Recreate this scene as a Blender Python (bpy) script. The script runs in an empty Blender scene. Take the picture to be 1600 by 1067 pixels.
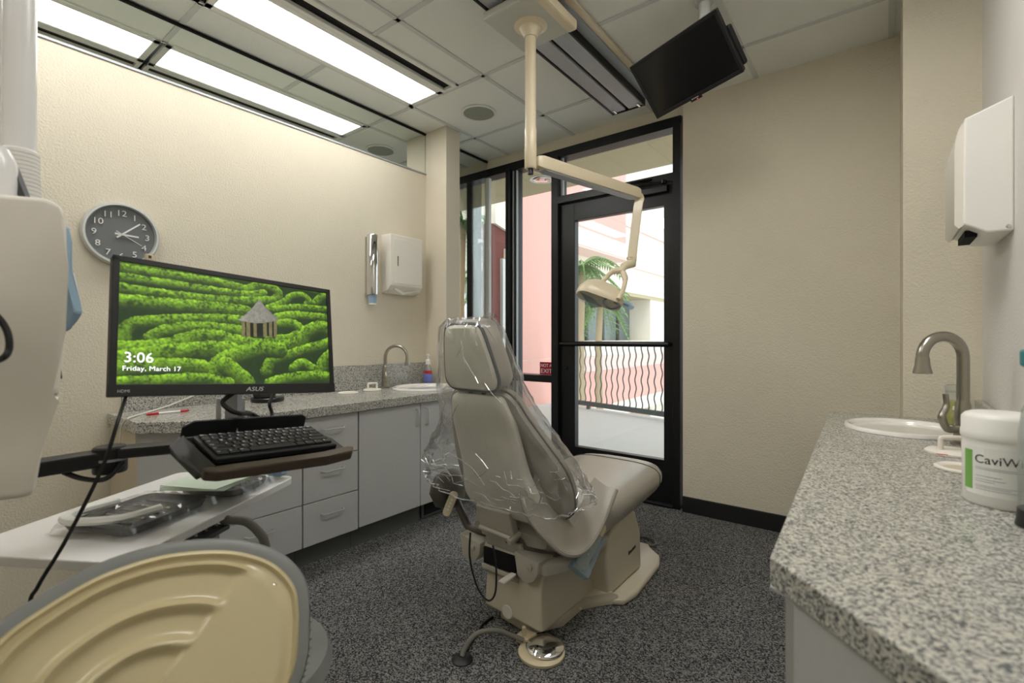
import bpy, bmesh, math, random
from mathutils import Vector, Matrix, noise as mnoise
random.seed(7)
# ------------------------------------------------------------------ camera
scn = bpy.context.scene
COL = scn.collection
F, TH, H, HY, CX = 754.0, math.radians(37.6), 1.08, 530.0, 800.0
cam_d = bpy.data.cameras.new('camera'); cam = bpy.data.objects.new('camera', cam_d); COL.objects.link(cam)
cam.location = (0, 0, H); cam.rotation_euler = (math.radians(90), 0, TH)
cam_d.sensor_width = 36; cam_d.lens = F / 1600 * 36; cam_d.shift_y = -3.5 / 1600
cam_d.clip_start = 0.02; cam_d.clip_end = 300
cam_d.dof.use_dof = True; cam_d.dof.focus_distance = 2.5; cam_d.dof.aperture_fstop = 3.5
scn.camera = cam
# ------------------------------------------------------------------ world, exposure
SKY = 1.15
LAMP = 6.4
w = bpy.data.worlds.new('World'); scn.world = w; w.use_nodes = True
bg = w.node_tree.nodes['Background']; bg.inputs[0].default_value = (0.93, 0.97, 1.0, 1); bg.inputs[1].default_value = SKY
sun_d = bpy.data.lights.new('sun', 'SUN'); sun = bpy.data.objects.new('sun', sun_d); COL.objects.link(sun)
sun_d.energy = .5; sun_d.angle = math.radians(20); sun_d.color = (1, .96, .9)
sun.rotation_euler = (math.radians(38), math.radians(20), 0)
vs = scn.view_settings
vs.view_transform = 'Standard'; vs.look = 'None'; vs.gamma = 1; vs.exposure = 0.95; vs.use_curve_mapping = False

# ------------------------------------------------------------------ pixel -> place helpers
c_, s_ = math.cos(TH), math.sin(TH)
def ray(px, py):
    t = (px - CX) / F; u = (HY - py) / F
    return Vector((t * c_ - s_, t * s_ + c_, u))
def P(px, py, X=None, Y=None, Z=None, D=None):
    r = ray(px, py)
    if X is not None: d = X / r.x
    elif Y is not None: d = Y / r.y
    elif Z is not None: d = (Z - H) / r.z
    else: d = D
    return Vector((0, 0, H)) + r * d
def PP(px, py, a, b, z0):                      # plane Y = a - b (z - z0)
    r = ray(px, py); d = (a - b * (H - z0)) / (r.y + b * r.z)
    return Vector((0, 0, H)) + r * d

# ------------------------------------------------------------------ materials
M = {}
def srgb(c):
    return tuple(((v / 255) / 12.92 if v / 255 <= .04045 else ((v / 255 + .055) / 1.055) ** 2.4) for v in c)
def mat(name, col, rough=.5, metal=0., spec=.5, bump=0., bscale=200., var=0., vscale=8., alpha=1., trans=0., emit=None, coat=0.):
    m = bpy.data.materials.new(name); m.use_nodes = True; nt = m.node_tree; b = nt.nodes['Principled BSDF']
    c = srgb(col) + (1,)
    b.inputs['Base Color'].default_value = c; b.inputs['Roughness'].default_value = rough; b.inputs['Metallic'].default_value = metal
    b.inputs['Specular IOR Level'].default_value = spec; b.inputs['Coat Weight'].default_value = coat
    b.inputs['Transmission Weight'].default_value = trans
    tc = nt.nodes.new('ShaderNodeTexCoord')
    if bump:
        n = nt.nodes.new('ShaderNodeTexNoise'); n.inputs['Scale'].default_value = bscale; n.inputs['Detail'].default_value = 3
        bp = nt.nodes.new('ShaderNodeBump'); bp.inputs['Strength'].default_value = bump; bp.inputs['Distance'].default_value = .004
        nt.links.new(tc.outputs['Object'], n.inputs['Vector']); nt.links.new(n.outputs['Fac'], bp.inputs['Height']); nt.links.new(bp.outputs['Normal'], b.inputs['Normal'])
    if True:
        n = nt.nodes.new('ShaderNodeTexNoise'); n.inputs['Scale'].default_value = vscale; n.inputs['Detail'].default_value = 4
        mx = nt.nodes.new('ShaderNodeMixRGB'); k = max(var, .03)
        mx.inputs[1].default_value = tuple(v * (1 - k) for v in c[:3]) + (1,); mx.inputs[2].default_value = tuple(min(1, v * (1 + k)) for v in c[:3]) + (1,)
        nt.links.new(tc.outputs['Object'], n.inputs['Vector']); nt.links.new(n.outputs['Fac'], mx.inputs[0]); nt.links.new(mx.outputs[0], b.inputs['Base Color'])
    if emit:
        b.inputs['Emission Color'].default_value = tuple(emit[:3]) + (1,); b.inputs['Emission Strength'].default_value = emit[3]
    M[name] = m; return m
def speckle(name, cols, scale, rough=.35, bump=0., scale2=None, stretch=(1, 1, 1)):
    """granite / carpet: voronoi and noise cells through a stepped ramp"""
    m = bpy.data.materials.new(name); m.use_nodes = True; nt = m.node_tree; b = nt.nodes['Principled BSDF']; b.inputs['Roughness'].default_value = rough
    tc = nt.nodes.new('ShaderNodeTexCoord'); mp = nt.nodes.new('ShaderNodeMapping'); mp.inputs['Scale'].default_value = stretch
    v = nt.nodes.new('ShaderNodeTexVoronoi'); v.inputs['Scale'].default_value = scale
    n = nt.nodes.new('ShaderNodeTexNoise'); n.inputs['Scale'].default_value = scale2 or scale * .6; n.inputs['Detail'].default_value = 5; n.inputs['Roughness'].default_value = .7
    sp = nt.nodes.new('ShaderNodeSeparateColor'); ad = nt.nodes.new('ShaderNodeMath'); ad.operation = 'ADD'
    mu = nt.nodes.new('ShaderNodeMath'); mu.operation = 'MULTIPLY'; mu.inputs[1].default_value = .5
    r = nt.nodes.new('ShaderNodeValToRGB'); e = r.color_ramp.elements
    while len(e) < len(cols): e.new(.5)
    for el, (p, c) in zip(e, cols): el.position = p; el.color = srgb(c) + (1,)
    L = nt.links.new
    L(tc.outputs['Object'], mp.inputs['Vector']); L(mp.outputs['Vector'], v.inputs['Vector']); L(mp.outputs['Vector'], n.inputs['Vector'])
    L(v.outputs['Color'], sp.inputs['Color']); L(sp.outputs['Red'], ad.inputs[0]); L(n.outputs['Fac'], ad.inputs[1]); L(ad.outputs[0], mu.inputs[0]); L(mu.outputs[0], r.inputs['Fac']); L(r.outputs['Color'], b.inputs['Base Color'])
    if bump:
        bp = nt.nodes.new('ShaderNodeBump'); bp.inputs['Strength'].default_value = bump; bp.inputs['Distance'].default_value = .006
        L(mu.outputs[0], bp.inputs['Height']); L(bp.outputs['Normal'], b.inputs['Normal'])
    M[name] = m; return m
def glassy(name, tint, refl=.08, rough=.0, haze=0., hazecol=(1, 1, 1)):
    """thin sheet: clear, with fresnel reflections and a little surface haze"""
    m = bpy.data.materials.new(name); m.use_nodes = True; nt = m.node_tree; nt.nodes.clear(); L = nt.links.new
    o = nt.nodes.new('ShaderNodeOutputMaterial'); t = nt.nodes.new('ShaderNodeBsdfTransparent'); t.inputs[0].default_value = tuple(tint) + (1,)
    g = nt.nodes.new('ShaderNodeBsdfGlossy'); g.inputs['Roughness'].default_value = rough
    d = nt.nodes.new('ShaderNodeBsdfDiffuse'); d.inputs[0].default_value = tuple(hazecol) + (1,)
    lw = nt.nodes.new('ShaderNodeLayerWeight'); lw.inputs['Blend'].default_value = .25
    mu = nt.nodes.new('ShaderNodeMath'); mu.operation = 'MULTIPLY_ADD'; mu.inputs[1].default_value = .5; mu.inputs[2].default_value = refl
    m1 = nt.nodes.new('ShaderNodeMixShader'); m1.inputs[0].default_value = haze; m2 = nt.nodes.new('ShaderNodeMixShader')
    L(lw.outputs['Fresnel'], mu.inputs[0]); L(t.outputs[0], m1.inputs[1]); L(d.outputs[0], m1.inputs[2]); L(m1.outputs[0], m2.inputs[1]); L(g.outputs[0], m2.inputs[2]); L(mu.outputs[0], m2.inputs[0]); L(m2.outputs[0], o.inputs[0])
    M[name] = m; return m

mat('wall_paint', (220, 212, 192), .85, bump=.8, bscale=120, spec=.2)
mat('wall_light', (222, 218, 212), .85, bump=.5, bscale=130, spec=.2)
mat('pillar_paint', (214, 205, 186), .85, bump=.3, bscale=160, spec=.2)
mat('tile', (238, 239, 234), .95, bump=.6, bscale=260, var=.10, vscale=330, spec=.1)
mat('tbar', (206, 208, 206), .6)
mat('plenum', (60, 60, 58), .9)
mat('black_metal', (17, 18, 19), .35, spec=.4)
mat('black_gloss', (12, 12, 13), .25)
mat('black_plastic', (20, 20, 22), .45, bump=.1, bscale=500)
mat('screen_off', (9, 9, 10), .22)
mat('dark_void', (6, 6, 6), .9)
mat('white_metal', (226, 226, 222), .4)
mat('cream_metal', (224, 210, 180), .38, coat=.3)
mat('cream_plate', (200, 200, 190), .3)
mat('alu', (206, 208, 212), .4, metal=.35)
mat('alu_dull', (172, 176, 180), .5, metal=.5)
mat('chrome', (225, 225, 225), .06, metal=1.)
mat('nickel', (168, 163, 152), .28, metal=1.)
mat('laminate', (186, 186, 184), .55, var=.04, vscale=60)
mat('gable', (196, 184, 160), .6)
mat('toekick', (92, 94, 92), .6)
mat('porcelain', (246, 242, 236), .12, coat=.5)
mat('white_plastic', (238, 236, 230), .35)
mat('white_gloss', (240, 238, 236), .2)
mat('ivory', (234, 228, 216), .4)
mat('baseboard', (16, 16, 17), .6)
mat('vinyl', (160, 154, 142), .33, spec=.6, bump=.06, bscale=300)
mat('vinyl_dark', (92, 87, 80), .35, spec=.6, bump=.06, bscale=300)
mat('shell', (222, 219, 206), .42)
mat('shell_lower', (166, 158, 138), .4)
mat('base_beige', (206, 197, 175), .42)
mat('bracket', (190, 184, 170), .45)
mat('trim_grey', (80, 82, 83), .5)
mat('beige_plastic', (214, 200, 166), .35, coat=.2)
mat('stool_shell', (204, 190, 150), .27, coat=.3)
mat('stool_vinyl', (128, 130, 128), .45)
mat('red', (196, 28, 38), .4)
mat('sign_red', (176, 18, 52), .5)
mat('blue_soap', (110, 120, 190), .3)
mat('green', (122, 176, 84), .5)
mat('teal', (64, 132, 134), .4)
mat('paper_green', (214, 228, 210), .8)
mat('paper_white', (236, 236, 230), .8)
mat('clock_face', (108, 112, 112), .5)
mat('silver', (200, 202, 200), .35, metal=.4)
mat('blue_film', (150, 176, 196), .3)
mat('yellow_liquid', (196, 186, 36), .2)
mat('brown_edge', (70, 58, 47), .35)
mat('cable_black', (14, 14, 14), .45)
mat('cable_white', (228, 226, 216), .45)
mat('hose_grey', (120, 118, 110), .45)
mat('speaker_grille', (150, 156, 142), .7, bump=.5, bscale=900)
mat('pink_stucco', (230, 176, 166), .9, bump=.2, bscale=40)
mat('pink_pale', (234, 204, 198), .9)
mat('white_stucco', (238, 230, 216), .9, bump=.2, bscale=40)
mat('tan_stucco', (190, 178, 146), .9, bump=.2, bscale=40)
mat('maroon', (104, 44, 36), .8)
mat('brown_wall', (150, 92, 66), .8)
mat('concrete', (196, 194, 190), .9, bump=.2, bscale=60, var=.05)
mat('rail_paint', (84, 92, 92), .6)
mat('far_glass', (98, 112, 116), .12)
mat('palm_green', (118, 150, 92), .7, var=.3, vscale=3)
mat('palm_trunk', (168, 150, 122), .9, bump=.6, bscale=20)
mat('white_print', (248, 248, 248), .6)
mat('dark_print', (40, 42, 44), .6)
mat('grey_print', (186, 188, 192), .6)
mat('lamp_panel', (255, 255, 255), .5, emit=(1, .985, .955, LAMP))
mat('text_glow', (255, 255, 255), .5, emit=(.92, .95, 1, .6))
mat('led_red', (220, 30, 30), .5, emit=(1, .05, .05, 1.2))
mat('amber_lens', (120, 96, 50), .15)
glassy('glass', (.93, .96, .95), .04)
glassy('glass_green', (.95, .975, .96), .04)
glassy('film', (.995, .995, .995), .05, .12, .045, (1, 1, 1))
glassy('film_fold', (1, 1, 1), .35, .18, .38, (1, 1, 1))  # whiter, hazier film: glints of the bag's folds put into the colour
def crinkle(m, scale, dist):
    nt = M[m].node_tree; tc = nt.nodes.new('ShaderNodeTexCoord'); n = nt.nodes.new('ShaderNodeTexNoise'); n.noise_type = 'RIDGED_MULTIFRACTAL'; n.inputs['Scale'].default_value = scale; n.inputs['Detail'].default_value = 3
    b = nt.nodes.new('ShaderNodeBump'); b.inputs['Strength'].default_value = 1; b.inputs['Distance'].default_value = dist
    nt.links.new(tc.outputs['Object'], n.inputs['Vector']); nt.links.new(n.outputs['Fac'], b.inputs['Height'])
    for x in nt.nodes:
        if x.type == 'BSDF_GLOSSY': nt.links.new(b.outputs['Normal'], x.inputs['Normal'])
crinkle('film', 14, .006)
glassy('film_blue', (.75, .86, .95), .10, .15, .22, (.6, .75, .86))
glassy('bottle_clear', (.90, .93, .92), .08, .05, .10, (.9, .92, .92))
speckle('granite', [(0, (62, 66, 66)), (.34, (98, 101, 100)), (.43, (150, 151, 147)), (.55, (182, 179, 170)), (.72, (208, 203, 191)), (1, (230, 225, 212))], 300, .22, 0, 120)
speckle('carpet', [(0, (14, 14, 16)), (.36, (30, 31, 34)), (.46, (74, 75, 78)), (.58, (126, 125, 122)), (1, (178, 175, 168))], 260, .98, .9, 120)

# ------------------------------------------------------------------ mesh helpers
ORG = {}
def W(o):
    v = Vector((0, 0, 0))
    while o is not None: v = v + Vector(o.location); o = o.parent
    return v
def obj(name, bm, m=None, parent=None, smooth=False, origin=None):
    """link a bmesh given in world coordinates as ONE object (origin at its base, or under its parent)"""
    me = bpy.data.meshes.new(name)
    bmesh.ops.remove_doubles(bm, verts=bm.verts, dist=1e-6)
    bmesh.ops.recalc_face_normals(bm, faces=bm.faces)
    if parent is not None: off = W(parent)
    elif origin is not None: off = Vector(origin)
    else:
        xs = [v.co for v in bm.verts]
        off = Vector(((min(v.x for v in xs) + max(v.x for v in xs)) / 2, (min(v.y for v in xs) + max(v.y for v in xs)) / 2, min(v.z for v in xs)))
    for v in bm.verts: v.co -= off
    if smooth:
        for f in bm.faces: f.smooth = True
        for e in bm.edges:
            if len(e.link_faces) == 2 and e.calc_face_angle(0) > math.radians(40): e.smooth = False
    bm.to_mesh(me); bm.free()
    o = bpy.data.objects.new(name, me); COL.objects.link(o)
    if parent is not None: o.parent = parent
    else: o.location = off
    if m: me.materials.append(M[m] if isinstance(m, str) else m)
    return o
def tag(o, label, cat, group=None):
    o['label'] = label; o['category'] = cat
    if group: o['group'] = group
    return o
def thing(name, label, cat, loc, group=None):
    o = bpy.data.objects.new(name, None); COL.objects.link(o); o.location = loc; o.empty_display_size = .05
    return tag(o, label, cat, group)
def struct(o, label=None):
    o['kind'] = 'structure'
    if label: o['label'] = label; 
    return o
def copy_tree(o, parent=None):
    c = o.copy(); COL.objects.link(c)
    if parent is not None: c.parent = parent
    for ch in [x for x in o.children]: copy_tree(ch, c)
    return c
def B(): return bmesh.new()
def bx(bm, lo, hi, bev=0., seg=2):
    lo, hi = [min(a, b) for a, b in zip(lo, hi)], [max(a, b) for a, b in zip(lo, hi)]
    t = bmesh.new()
    vs_ = [t.verts.new((x, y, z)) for x in (lo[0], hi[0]) for y in (lo[1], hi[1]) for z in (lo[2], hi[2])]
    for f in ((0, 1, 3, 2), (4, 6, 7, 5), (0, 4, 5, 1), (2, 3, 7, 6), (0, 2, 6, 4), (1, 5, 7, 3)): t.faces.new([vs_[i] for i in f])
    if bev: bmesh.ops.bevel(t, geom=t.edges[:], offset=bev, segments=seg, affect='EDGES', profile=.5)
    return merge(bm, t)
def merge(bm, t, mx=None):
    if mx is not None: bmesh.ops.transform(t, matrix=mx, verts=t.verts)
    mp = {v: bm.verts.new(v.co) for v in t.verts}
    for f in t.faces:
        try: bm.faces.new([mp[v] for v in f.verts])
        except ValueError: pass
    t.free(); return bm
def box(lo, hi, bev=0., seg=2): return bx(B(), lo, hi, bev, seg)
def loft(bm, rings, closed=True, cap=True):
    R = [[bm.verts.new(p) for p in r] for r in rings]; n = len(R[0])
    for a, b in zip(R, R[1:]):
        for i in range(n if closed else n - 1):
            j = (i + 1) % n
            try: bm.faces.new((a[i], a[j], b[j], b[i]))
            except ValueError: pass
    if cap and closed:
        for r in (R[0], R[-1]):
            try: bm.faces.new(r)
            except ValueError: pass
    return bm
def catmull(pts, k=6):
    pts = [Vector(p) for p in pts]; out = []
    for i in range(len(pts) - 1):
        p0 = pts[max(i - 1, 0)]; p1 = pts[i]; p2 = pts[i + 1]; p3 = pts[min(i + 2, len(pts) - 1)]
        for j in range(k):
            t = j / k
            out.append(.5 * ((2 * p1) + (p2 - p0) * t + (2 * p0 - 5 * p1 + 4 * p2 - p3) * t * t + (3 * p1 - p0 - 3 * p2 + p3) * t ** 3))
    out.append(pts[-1]); return out
def tube(bm, pts, r, seg=10, flat=None):
    pts = [Vector(p) for p in pts]; n = len(pts); rs = r if isinstance(r, (list, tuple)) else [r] * n
    rings = []; up = None
    for i, p in enumerate(pts):
        d = (pts[min(i + 1, n - 1)] - pts[max(i - 1, 0)]).normalized()
        if up is None:
            up = Vector((0, 0, 1)) if abs(d.z) < .9 else Vector((1, 0, 0))
        u = up - d * up.dot(d)
        if u.length < 1e-5: u = Vector((1, 0, 0)) - d * d.x
        u.normalize(); v = d.cross(u); up = u
        rings.append([p + (u * math.cos(2 * math.pi * k / seg) * rs[i] * (flat or 1) + v * math.sin(2 * math.pi * k / seg) * rs[i]) for k in range(seg)])
    return loft(bm, rings)
def lathe(bm, prof, at=(0, 0, 0), axis=(0, 0, 1), seg=24, sx=1., sy=1., cap=True):
    a = Vector(axis).normalized(); q = Vector((0, 0, 1)).rotation_difference(a); at = Vector(at)
    rings = []
    for r, h in prof:
        r = max(r, .0004)
        rings.append([at + q @ Vector((r * sx * math.cos(2 * math.pi * k / seg), r * sy * math.sin(2 * math.pi * k / seg), h)) for k in range(seg)])
    return loft(bm, rings, cap=cap)
def prism(bm, pts, ext, bev=0., seg=2):
    t = bmesh.new(); ext = Vector(ext)
    a = [t.verts.new(p) for p in pts]; b = [t.verts.new(Vector(p) + ext) for p in pts]; n = len(a)
    t.faces.new(a); t.faces.new(b[::-1])
    for i in range(n): t.faces.new((a[i], a[(i + 1) % n], b[(i + 1) % n], b[i]))
    if bev: bmesh.ops.bevel(t, geom=t.edges[:], offset=bev, segments=seg, affect='EDGES', profile=.5)
    return merge(bm, t)
def rrect(w, h, r, n=5):
    out = []
    for cx, cy, a0 in ((w / 2 - r, h / 2 - r, 0), (-w / 2 + r, h / 2 - r, 90), (-w / 2 + r, -h / 2 + r, 180), (w / 2 - r, -h / 2 + r, 270)):
        for k in range(n + 1):
            a = math.radians(a0 + 90 * k / n); out.append((cx + r * math.cos(a), cy + r * math.sin(a)))
    return out
def frame(o, u, v): 
    o, u, v = Vector(o), Vector(u).normalized(), Vector(v).normalized()
    return lambda x, y, z=0.: o + u * x + v * y + u.cross(v) * z
def text_bm(body, size, fr, ext=.0006, align='LEFT', sx=1., shear=0., bend=None):
    cu = bpy.data.curves.new('txt', 'FONT'); cu.body = body; cu.size = size; cu.align_x = align; cu.extrude = ext; cu.resolution_u = 3; cu.shear = shear
    o = bpy.data.objects.new('txt', cu); COL.objects.link(o)
    me = bpy.data.meshes.new_from_object(o.evaluated_get(bpy.context.evaluated_depsgraph_get()))
    bm = bmesh.new(); bm.from_mesh(me)
    for v in bm.verts: v.co = bend(v.co.x * sx, v.co.y, v.co.z) if bend else fr(v.co.x * sx, v.co.y, v.co.z)
    bpy.data.objects.remove(o); bpy.data.curves.remove(cu); bpy.data.meshes.remove(me)
    return bm

# ================================================================== THE ROOM
XL, XR, YB, CZ = -2.65, .29, -1.8, 2.58
CTZ = .762                                            # worktop height
o = struct(obj('floor', box((-5.2, YB - .1, -.06), (.42, 3.2, 0)), 'carpet'), 'dark grey flecked loop-pile carpet')
o = struct(obj('wall_left', box((XL - .1, YB, 0), (XL, 2.41, 2.278)), 'wall_paint'), 'cream textured wall under the clerestory glass')
struct(obj('wall_pillar', box((-2.86, 2.41, 0), (-2.44, 2.545, CZ + .02)), 'pillar_paint'), 'slim beige pillar beside the window')
struct(obj('wall_back', box((-1.0, 3.06, 0), (.42, 3.2, CZ + .02)), 'wall_paint'), 'beige wall right of the glass door')
COLY = P(1410, 650, Z=CTZ).y
COLX = P(1411, 600, Y=COLY).x
struct(obj('wall_column', box((COLX, COLY, 0), (.42, 3.06, CZ + .02)), 'wall_paint'), 'beige return wall at the end of the right worktop')
XR = P(1535, 500, Y=COLY).x
struct(obj('wall_right', box((XR, YB, 0), (.42, COLY, CZ + .02)), 'wall_light'), 'pale wall beside the right worktop')
struct(obj('wall_rear', box((-5.2, YB - .1, 0), (.42, YB, CZ + .02)), 'wall_paint'))
struct(obj('wall_neighbour', box((-5.2, YB, 0), (-5.1, 3.2, CZ + .02)), 'wall_paint'))
struct(obj('wall_header', box((-5.2, 3.10, 2.505), (-1.0, 3.2, CZ + .02)), 'wall_paint'), 'beige strip of wall above the window frame')
bm = B(); bx(bm, (-1.0, 3.045, 0), (COLX, 3.06, .097), .003)
struct(obj('baseboard_back', bm, 'baseboard'), 'black rubber baseboard')
struct(obj('trim_1', box((XL - .004, YB, 2.278), (XL + .006, 2.41, 2.288)), 'alu_dull'), 'thin metal bead under the clerestory glass')
struct(obj('trim_2', box((XL - .012, YB, CZ - .012), (XL + .004, 2.41, CZ)), 'dark_void'), 'dark channel above the clerestory glass')
struct(obj('trim_3', box((XL - .012, 2.545, CZ - .012), (XL + .004, 3.1, CZ)), 'dark_void'))
struct(obj('window_1', box((XL - .008, YB, 2.285), (XL - .002, 2.41, CZ)), 'glass_green'), 'clerestory glass above the left wall')
struct(obj('window_2', box((XL - .008, 2.545, 0), (XL - .002, 3.10, CZ)), 'glass_green'), 'full-height glass beside the pillar')
struct(obj('trim_4', box((XL - .02, 3.095, 0), (XL + .02, 3.13, 2.44), .004), 'white_metal'), 'pale strip where the side glass meets the window')

# ceiling: slab, bars and every lay-in tile
ceil = struct(obj('ceiling', box((-5.2, YB - .1, CZ + .022), (.42, 3.2, CZ + .08)), 'plenum'), 'suspended ceiling')
gx = [XL, -2.42, -1.81, -1.20, -.58, .03, .41]; gy = [YB, -1.58, -.97, -.36, .25, .86, 1.47, 2.08, 2.69, 3.10]
def mirx(x): return 2 * XL - x
def bar(lo, hi): obj('grid_bar', box((lo[0], lo[1], CZ), (hi[0], hi[1], CZ + .006)), 'tbar', ceil)
tmesh = {}
def tile(x0, x1, y0, y1):
    key = (round(x1 - x0, 3), round(y1 - y0, 3))
    if key not in tmesh:
        t = obj('ceiling_tile', box((-key[0] / 2, -key[1] / 2, 0), (key[0] / 2, key[1] / 2, .012), .002, 1), 'tile', None, origin=(0, 0, 0)); t.parent = ceil; tmesh[key] = t.data
    else:
        t = bpy.data.objects.new('ceiling_tile', tmesh[key]); COL.objects.link(t); t.parent = ceil
    t.location = Vector(((x0 + x1) / 2, (y0 + y1) / 2, CZ + .005)) - Vector(ceil.location)
def lightcell(x0, y0): return abs(x0 + 2.42) < .01 and -.40 < y0 < 2.0
for side in (0, 1):
    xs = gx if side == 0 else [mirx(x) for x in gx[:5]]
    cols = list(zip(gx, gx[1:])) if side == 0 else list(zip(gx[:5], gx[1:5]))
    for (a, b) in cols:
        for (y0, y1) in zip(gy, gy[1:]):
            if lightcell(a, y0): a2 = -1.995
            else: a2 = a
            lo, hi = (a2, b) if side == 0 else (mirx(b), mirx(a2))
            tile(lo + .002, hi - .002, y0 + .002, y1 - .002)
    for x in xs[1:]:
        if x > .2 or x < -5.15: continue
        bar((x - .012, YB), (x + .012, 3.10))
    x0, x1 = (XL, .41) if side == 0 else (-5.1, XL)
    for y in gy[1:-1]:
        if -.3 < y < 2.0:
            la, lb = (-2.42, -1.995) if side == 0 else (mirx(-1.995), mirx(-2.42))
            bar((x0, y - .012), (la, y + .012)); bar((lb, y - .012), (x1, y + .012))
        else: bar((x0, y - .012), (x1, y + .012))

# ------------------------------------------------------------------ ceiling lights
def troffer(x0, x1, y0, y1, slotside, label, group):
    """1x4 fluorescent panel with a black air slot beside it; slotside +1: slot at larger x"""
    t = thing('ceiling_light', label, 'ceiling light', ((x0 + x1) / 2, (y0 + y1) / 2, CZ - .004), group)
    z0, z1 = CZ - .004, CZ + .012
    bm = B()
    for lo, hi in (((x0, y0), (x0 + .038, y1)), ((x1 - .038, y0), (x1, y1)), ((x0, y0), (x1, y0 + .03)), ((x0, y1 - .03), (x1, y1))): bx(bm, (lo[0], lo[1], z0), (hi[0], hi[1], z1), .002, 1)
    obj('light_frame', bm, 'white_metal', t)
    obj('diffuser', box((x0 + .036, y0 + .028, CZ), (x1 - .036, y1 - .028, CZ + .006)), 'lamp_panel', t)
    s0, s1 = (x1, x1 + .125) if slotside > 0 else (x0 - .125, x0)
    bm = B()
    e = [(s0, s0 + .026), (s0 + .092, s1)] if slotside > 0 else [(s0, s1 - .092), (s1 - .026, s1)]
    for a, b in e: bx(bm, (a, y0, z0 - .002), (b, y1, z1), .002, 1)
    bx(bm, (s0, y0, z0), (s1, y0 + .02, z1)); bx(bm, (s0, y1 - .02, z0), (s1, y1, z1))
    obj('slot_frame', bm, 'white_metal', t)
    obj('air_slot', box((s0 + .01, y0 + .01, CZ + .012), (s1 - .01, y1 - .01, CZ + .02)), 'dark_void', t)
    return t
troffer(-2.42, -2.12, .87, 2.07, 1, 'long ceiling light panel with black air slot, over the left worktop', None)
troffer(-2.42, -2.12, -.35, .85, 1, 'long ceiling light panel with black air slot, over the wall clock end', None)
troffer(mirx(-2.12), mirx(-2.42), .87, 2.07, -1, 'ceiling light panel with black slot beyond the clerestory glass, nearer the pillar', None)
troffer(mirx(-2.12), mirx(-2.42), -.35, .85, -1, 'ceiling light panel beyond the clerestory glass, farther from the pillar', None)
troffer(-.57, -.11, .62, 1.82, 1, 'wide ceiling light panel with black slot above the right worktop', None)
def speaker(x, y, label):
    t = thing('ceiling_speaker', label, 'speaker', (x, y, CZ - .006))
    bm = B(); lathe(bm, [(.098, .008), (.115, .006), (.116, 0), (.104, -.004), (.1, .0), (.098, .008)], (x, y, CZ - .002), seg=40, cap=False); obj('rim', bm, 'white_metal', t, True)
    bm = B(); lathe(bm, [(.101, .004), (.1, -.001), (.05, -.004), (.0005, -.005)], (x, y, CZ - .001), seg=40); obj('grille', bm, 'speaker_grille', t, True)
troffer(-1.19, -.89, -1.57, -.37, 1, 'ceiling light panel with black slot over the entrance end of the room', None)
q = P(748, 177, Z=CZ)
speaker(q.x, q.y, 'round ceiling speaker with pale grille in the tile by the pillar')
speaker(mirx(q.x), q.y, 'round ceiling speaker seen beyond the clerestory glass')

# ------------------------------------------------------------------ window wall and door
YF, YG = 3.06, 3.14                                    # frame face, glass
win = struct(obj('window_3', box((-5.1, YF + .02, 2.44), (-1.02, 3.19, 2.505), .003), 'black_metal'), 'black framed window wall with side lights')
def member(name, x0, x1, z0, z1, y0=YF, y1=3.19, par=win, m='black_metal'): return obj(name, box((x0, y0, z0), (x1, y1, z1), .003), m, par)
member('mullion', -1.066, -1.02, 0, 2.45); member('mullion', -1.985, -1.925, 0, 2.45); member('mullion', -2.425, -2.385, 0, 2.45); member('mullion', -2.85, -2.79, 0, 2.45); member('mullion', -3.6, -3.55, 0, 2.45)
member('stop', -2.385, -2.345, 0, 2.45, YF + .045, 3.19); obj('stop_bead', box((-2.378, YF + .035, .05), (-2.366, YF + .05, 2.44)), 'alu_dull', win); obj('stop_bead', box((-2.347, YF + .04, .05), (-2.339, YF + .06, 2.44)), 'alu_dull', win)
obj('stop_bead', box((-1.925, YF + .04, 2.14), (-1.905, YF + .06, 2.44)), 'alu_dull', win)
member('transom_bar', -1.93, -1.06, 2.09, 2.145); member('low_rail', -2.39, -1.98, .752, .805); member('low_rail', -2.80, -2.66, .752, .805); member('low_rail', -2.64, -2.42, .752, .805)
member('sill', -5.1, -1.93, 0, .05); member('sill', -1.93, -1.06, 0, .02)
for x0, x1, z0, z1 in ((-1.93, -1.06, 2.14, 2.45), (-2.39, -1.98, .05, .76), (-2.39, -1.98, .80, 2.45), (-2.8, -2.42, .05, 2.45), (-3.55, -2.85, .05, 2.45), (-5.1, -3.6, .05, 2.45)):
    obj('pane', box((x0, YG, z0), (x1, YG + .006, z1)), 'glass', win)
obj('roller_blind_rail', box((-3.5, 3.09, 2.40), (-2.87, 3.11, 2.415)), 'alu_dull', win)
# sign on the glass
t = thing('exit_sign', 'red not-an-exit sign with white lettering stuck on the window glass', 'sign', (-2.05, YG - .002, .81))
obj('sign_plate', box((-2.140, YG - .003, .806), (-1.990, YG - .0005, .902)), 'sign_red', t)
fr = frame((-2.132, YG - .0035, .864), (1, 0, 0), (0, 0, 1))
obj('lettering', text_bm('NOT AN', .036, fr, .0006, sx=.92), 'white_print', t)
fr = frame((-2.132, YG - .0035, .818), (1, 0, 0), (0, 0, 1))
obj('lettering', text_bm('EXIT', .046, fr, .0006, sx=1.12), 'white_print', t)
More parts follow.
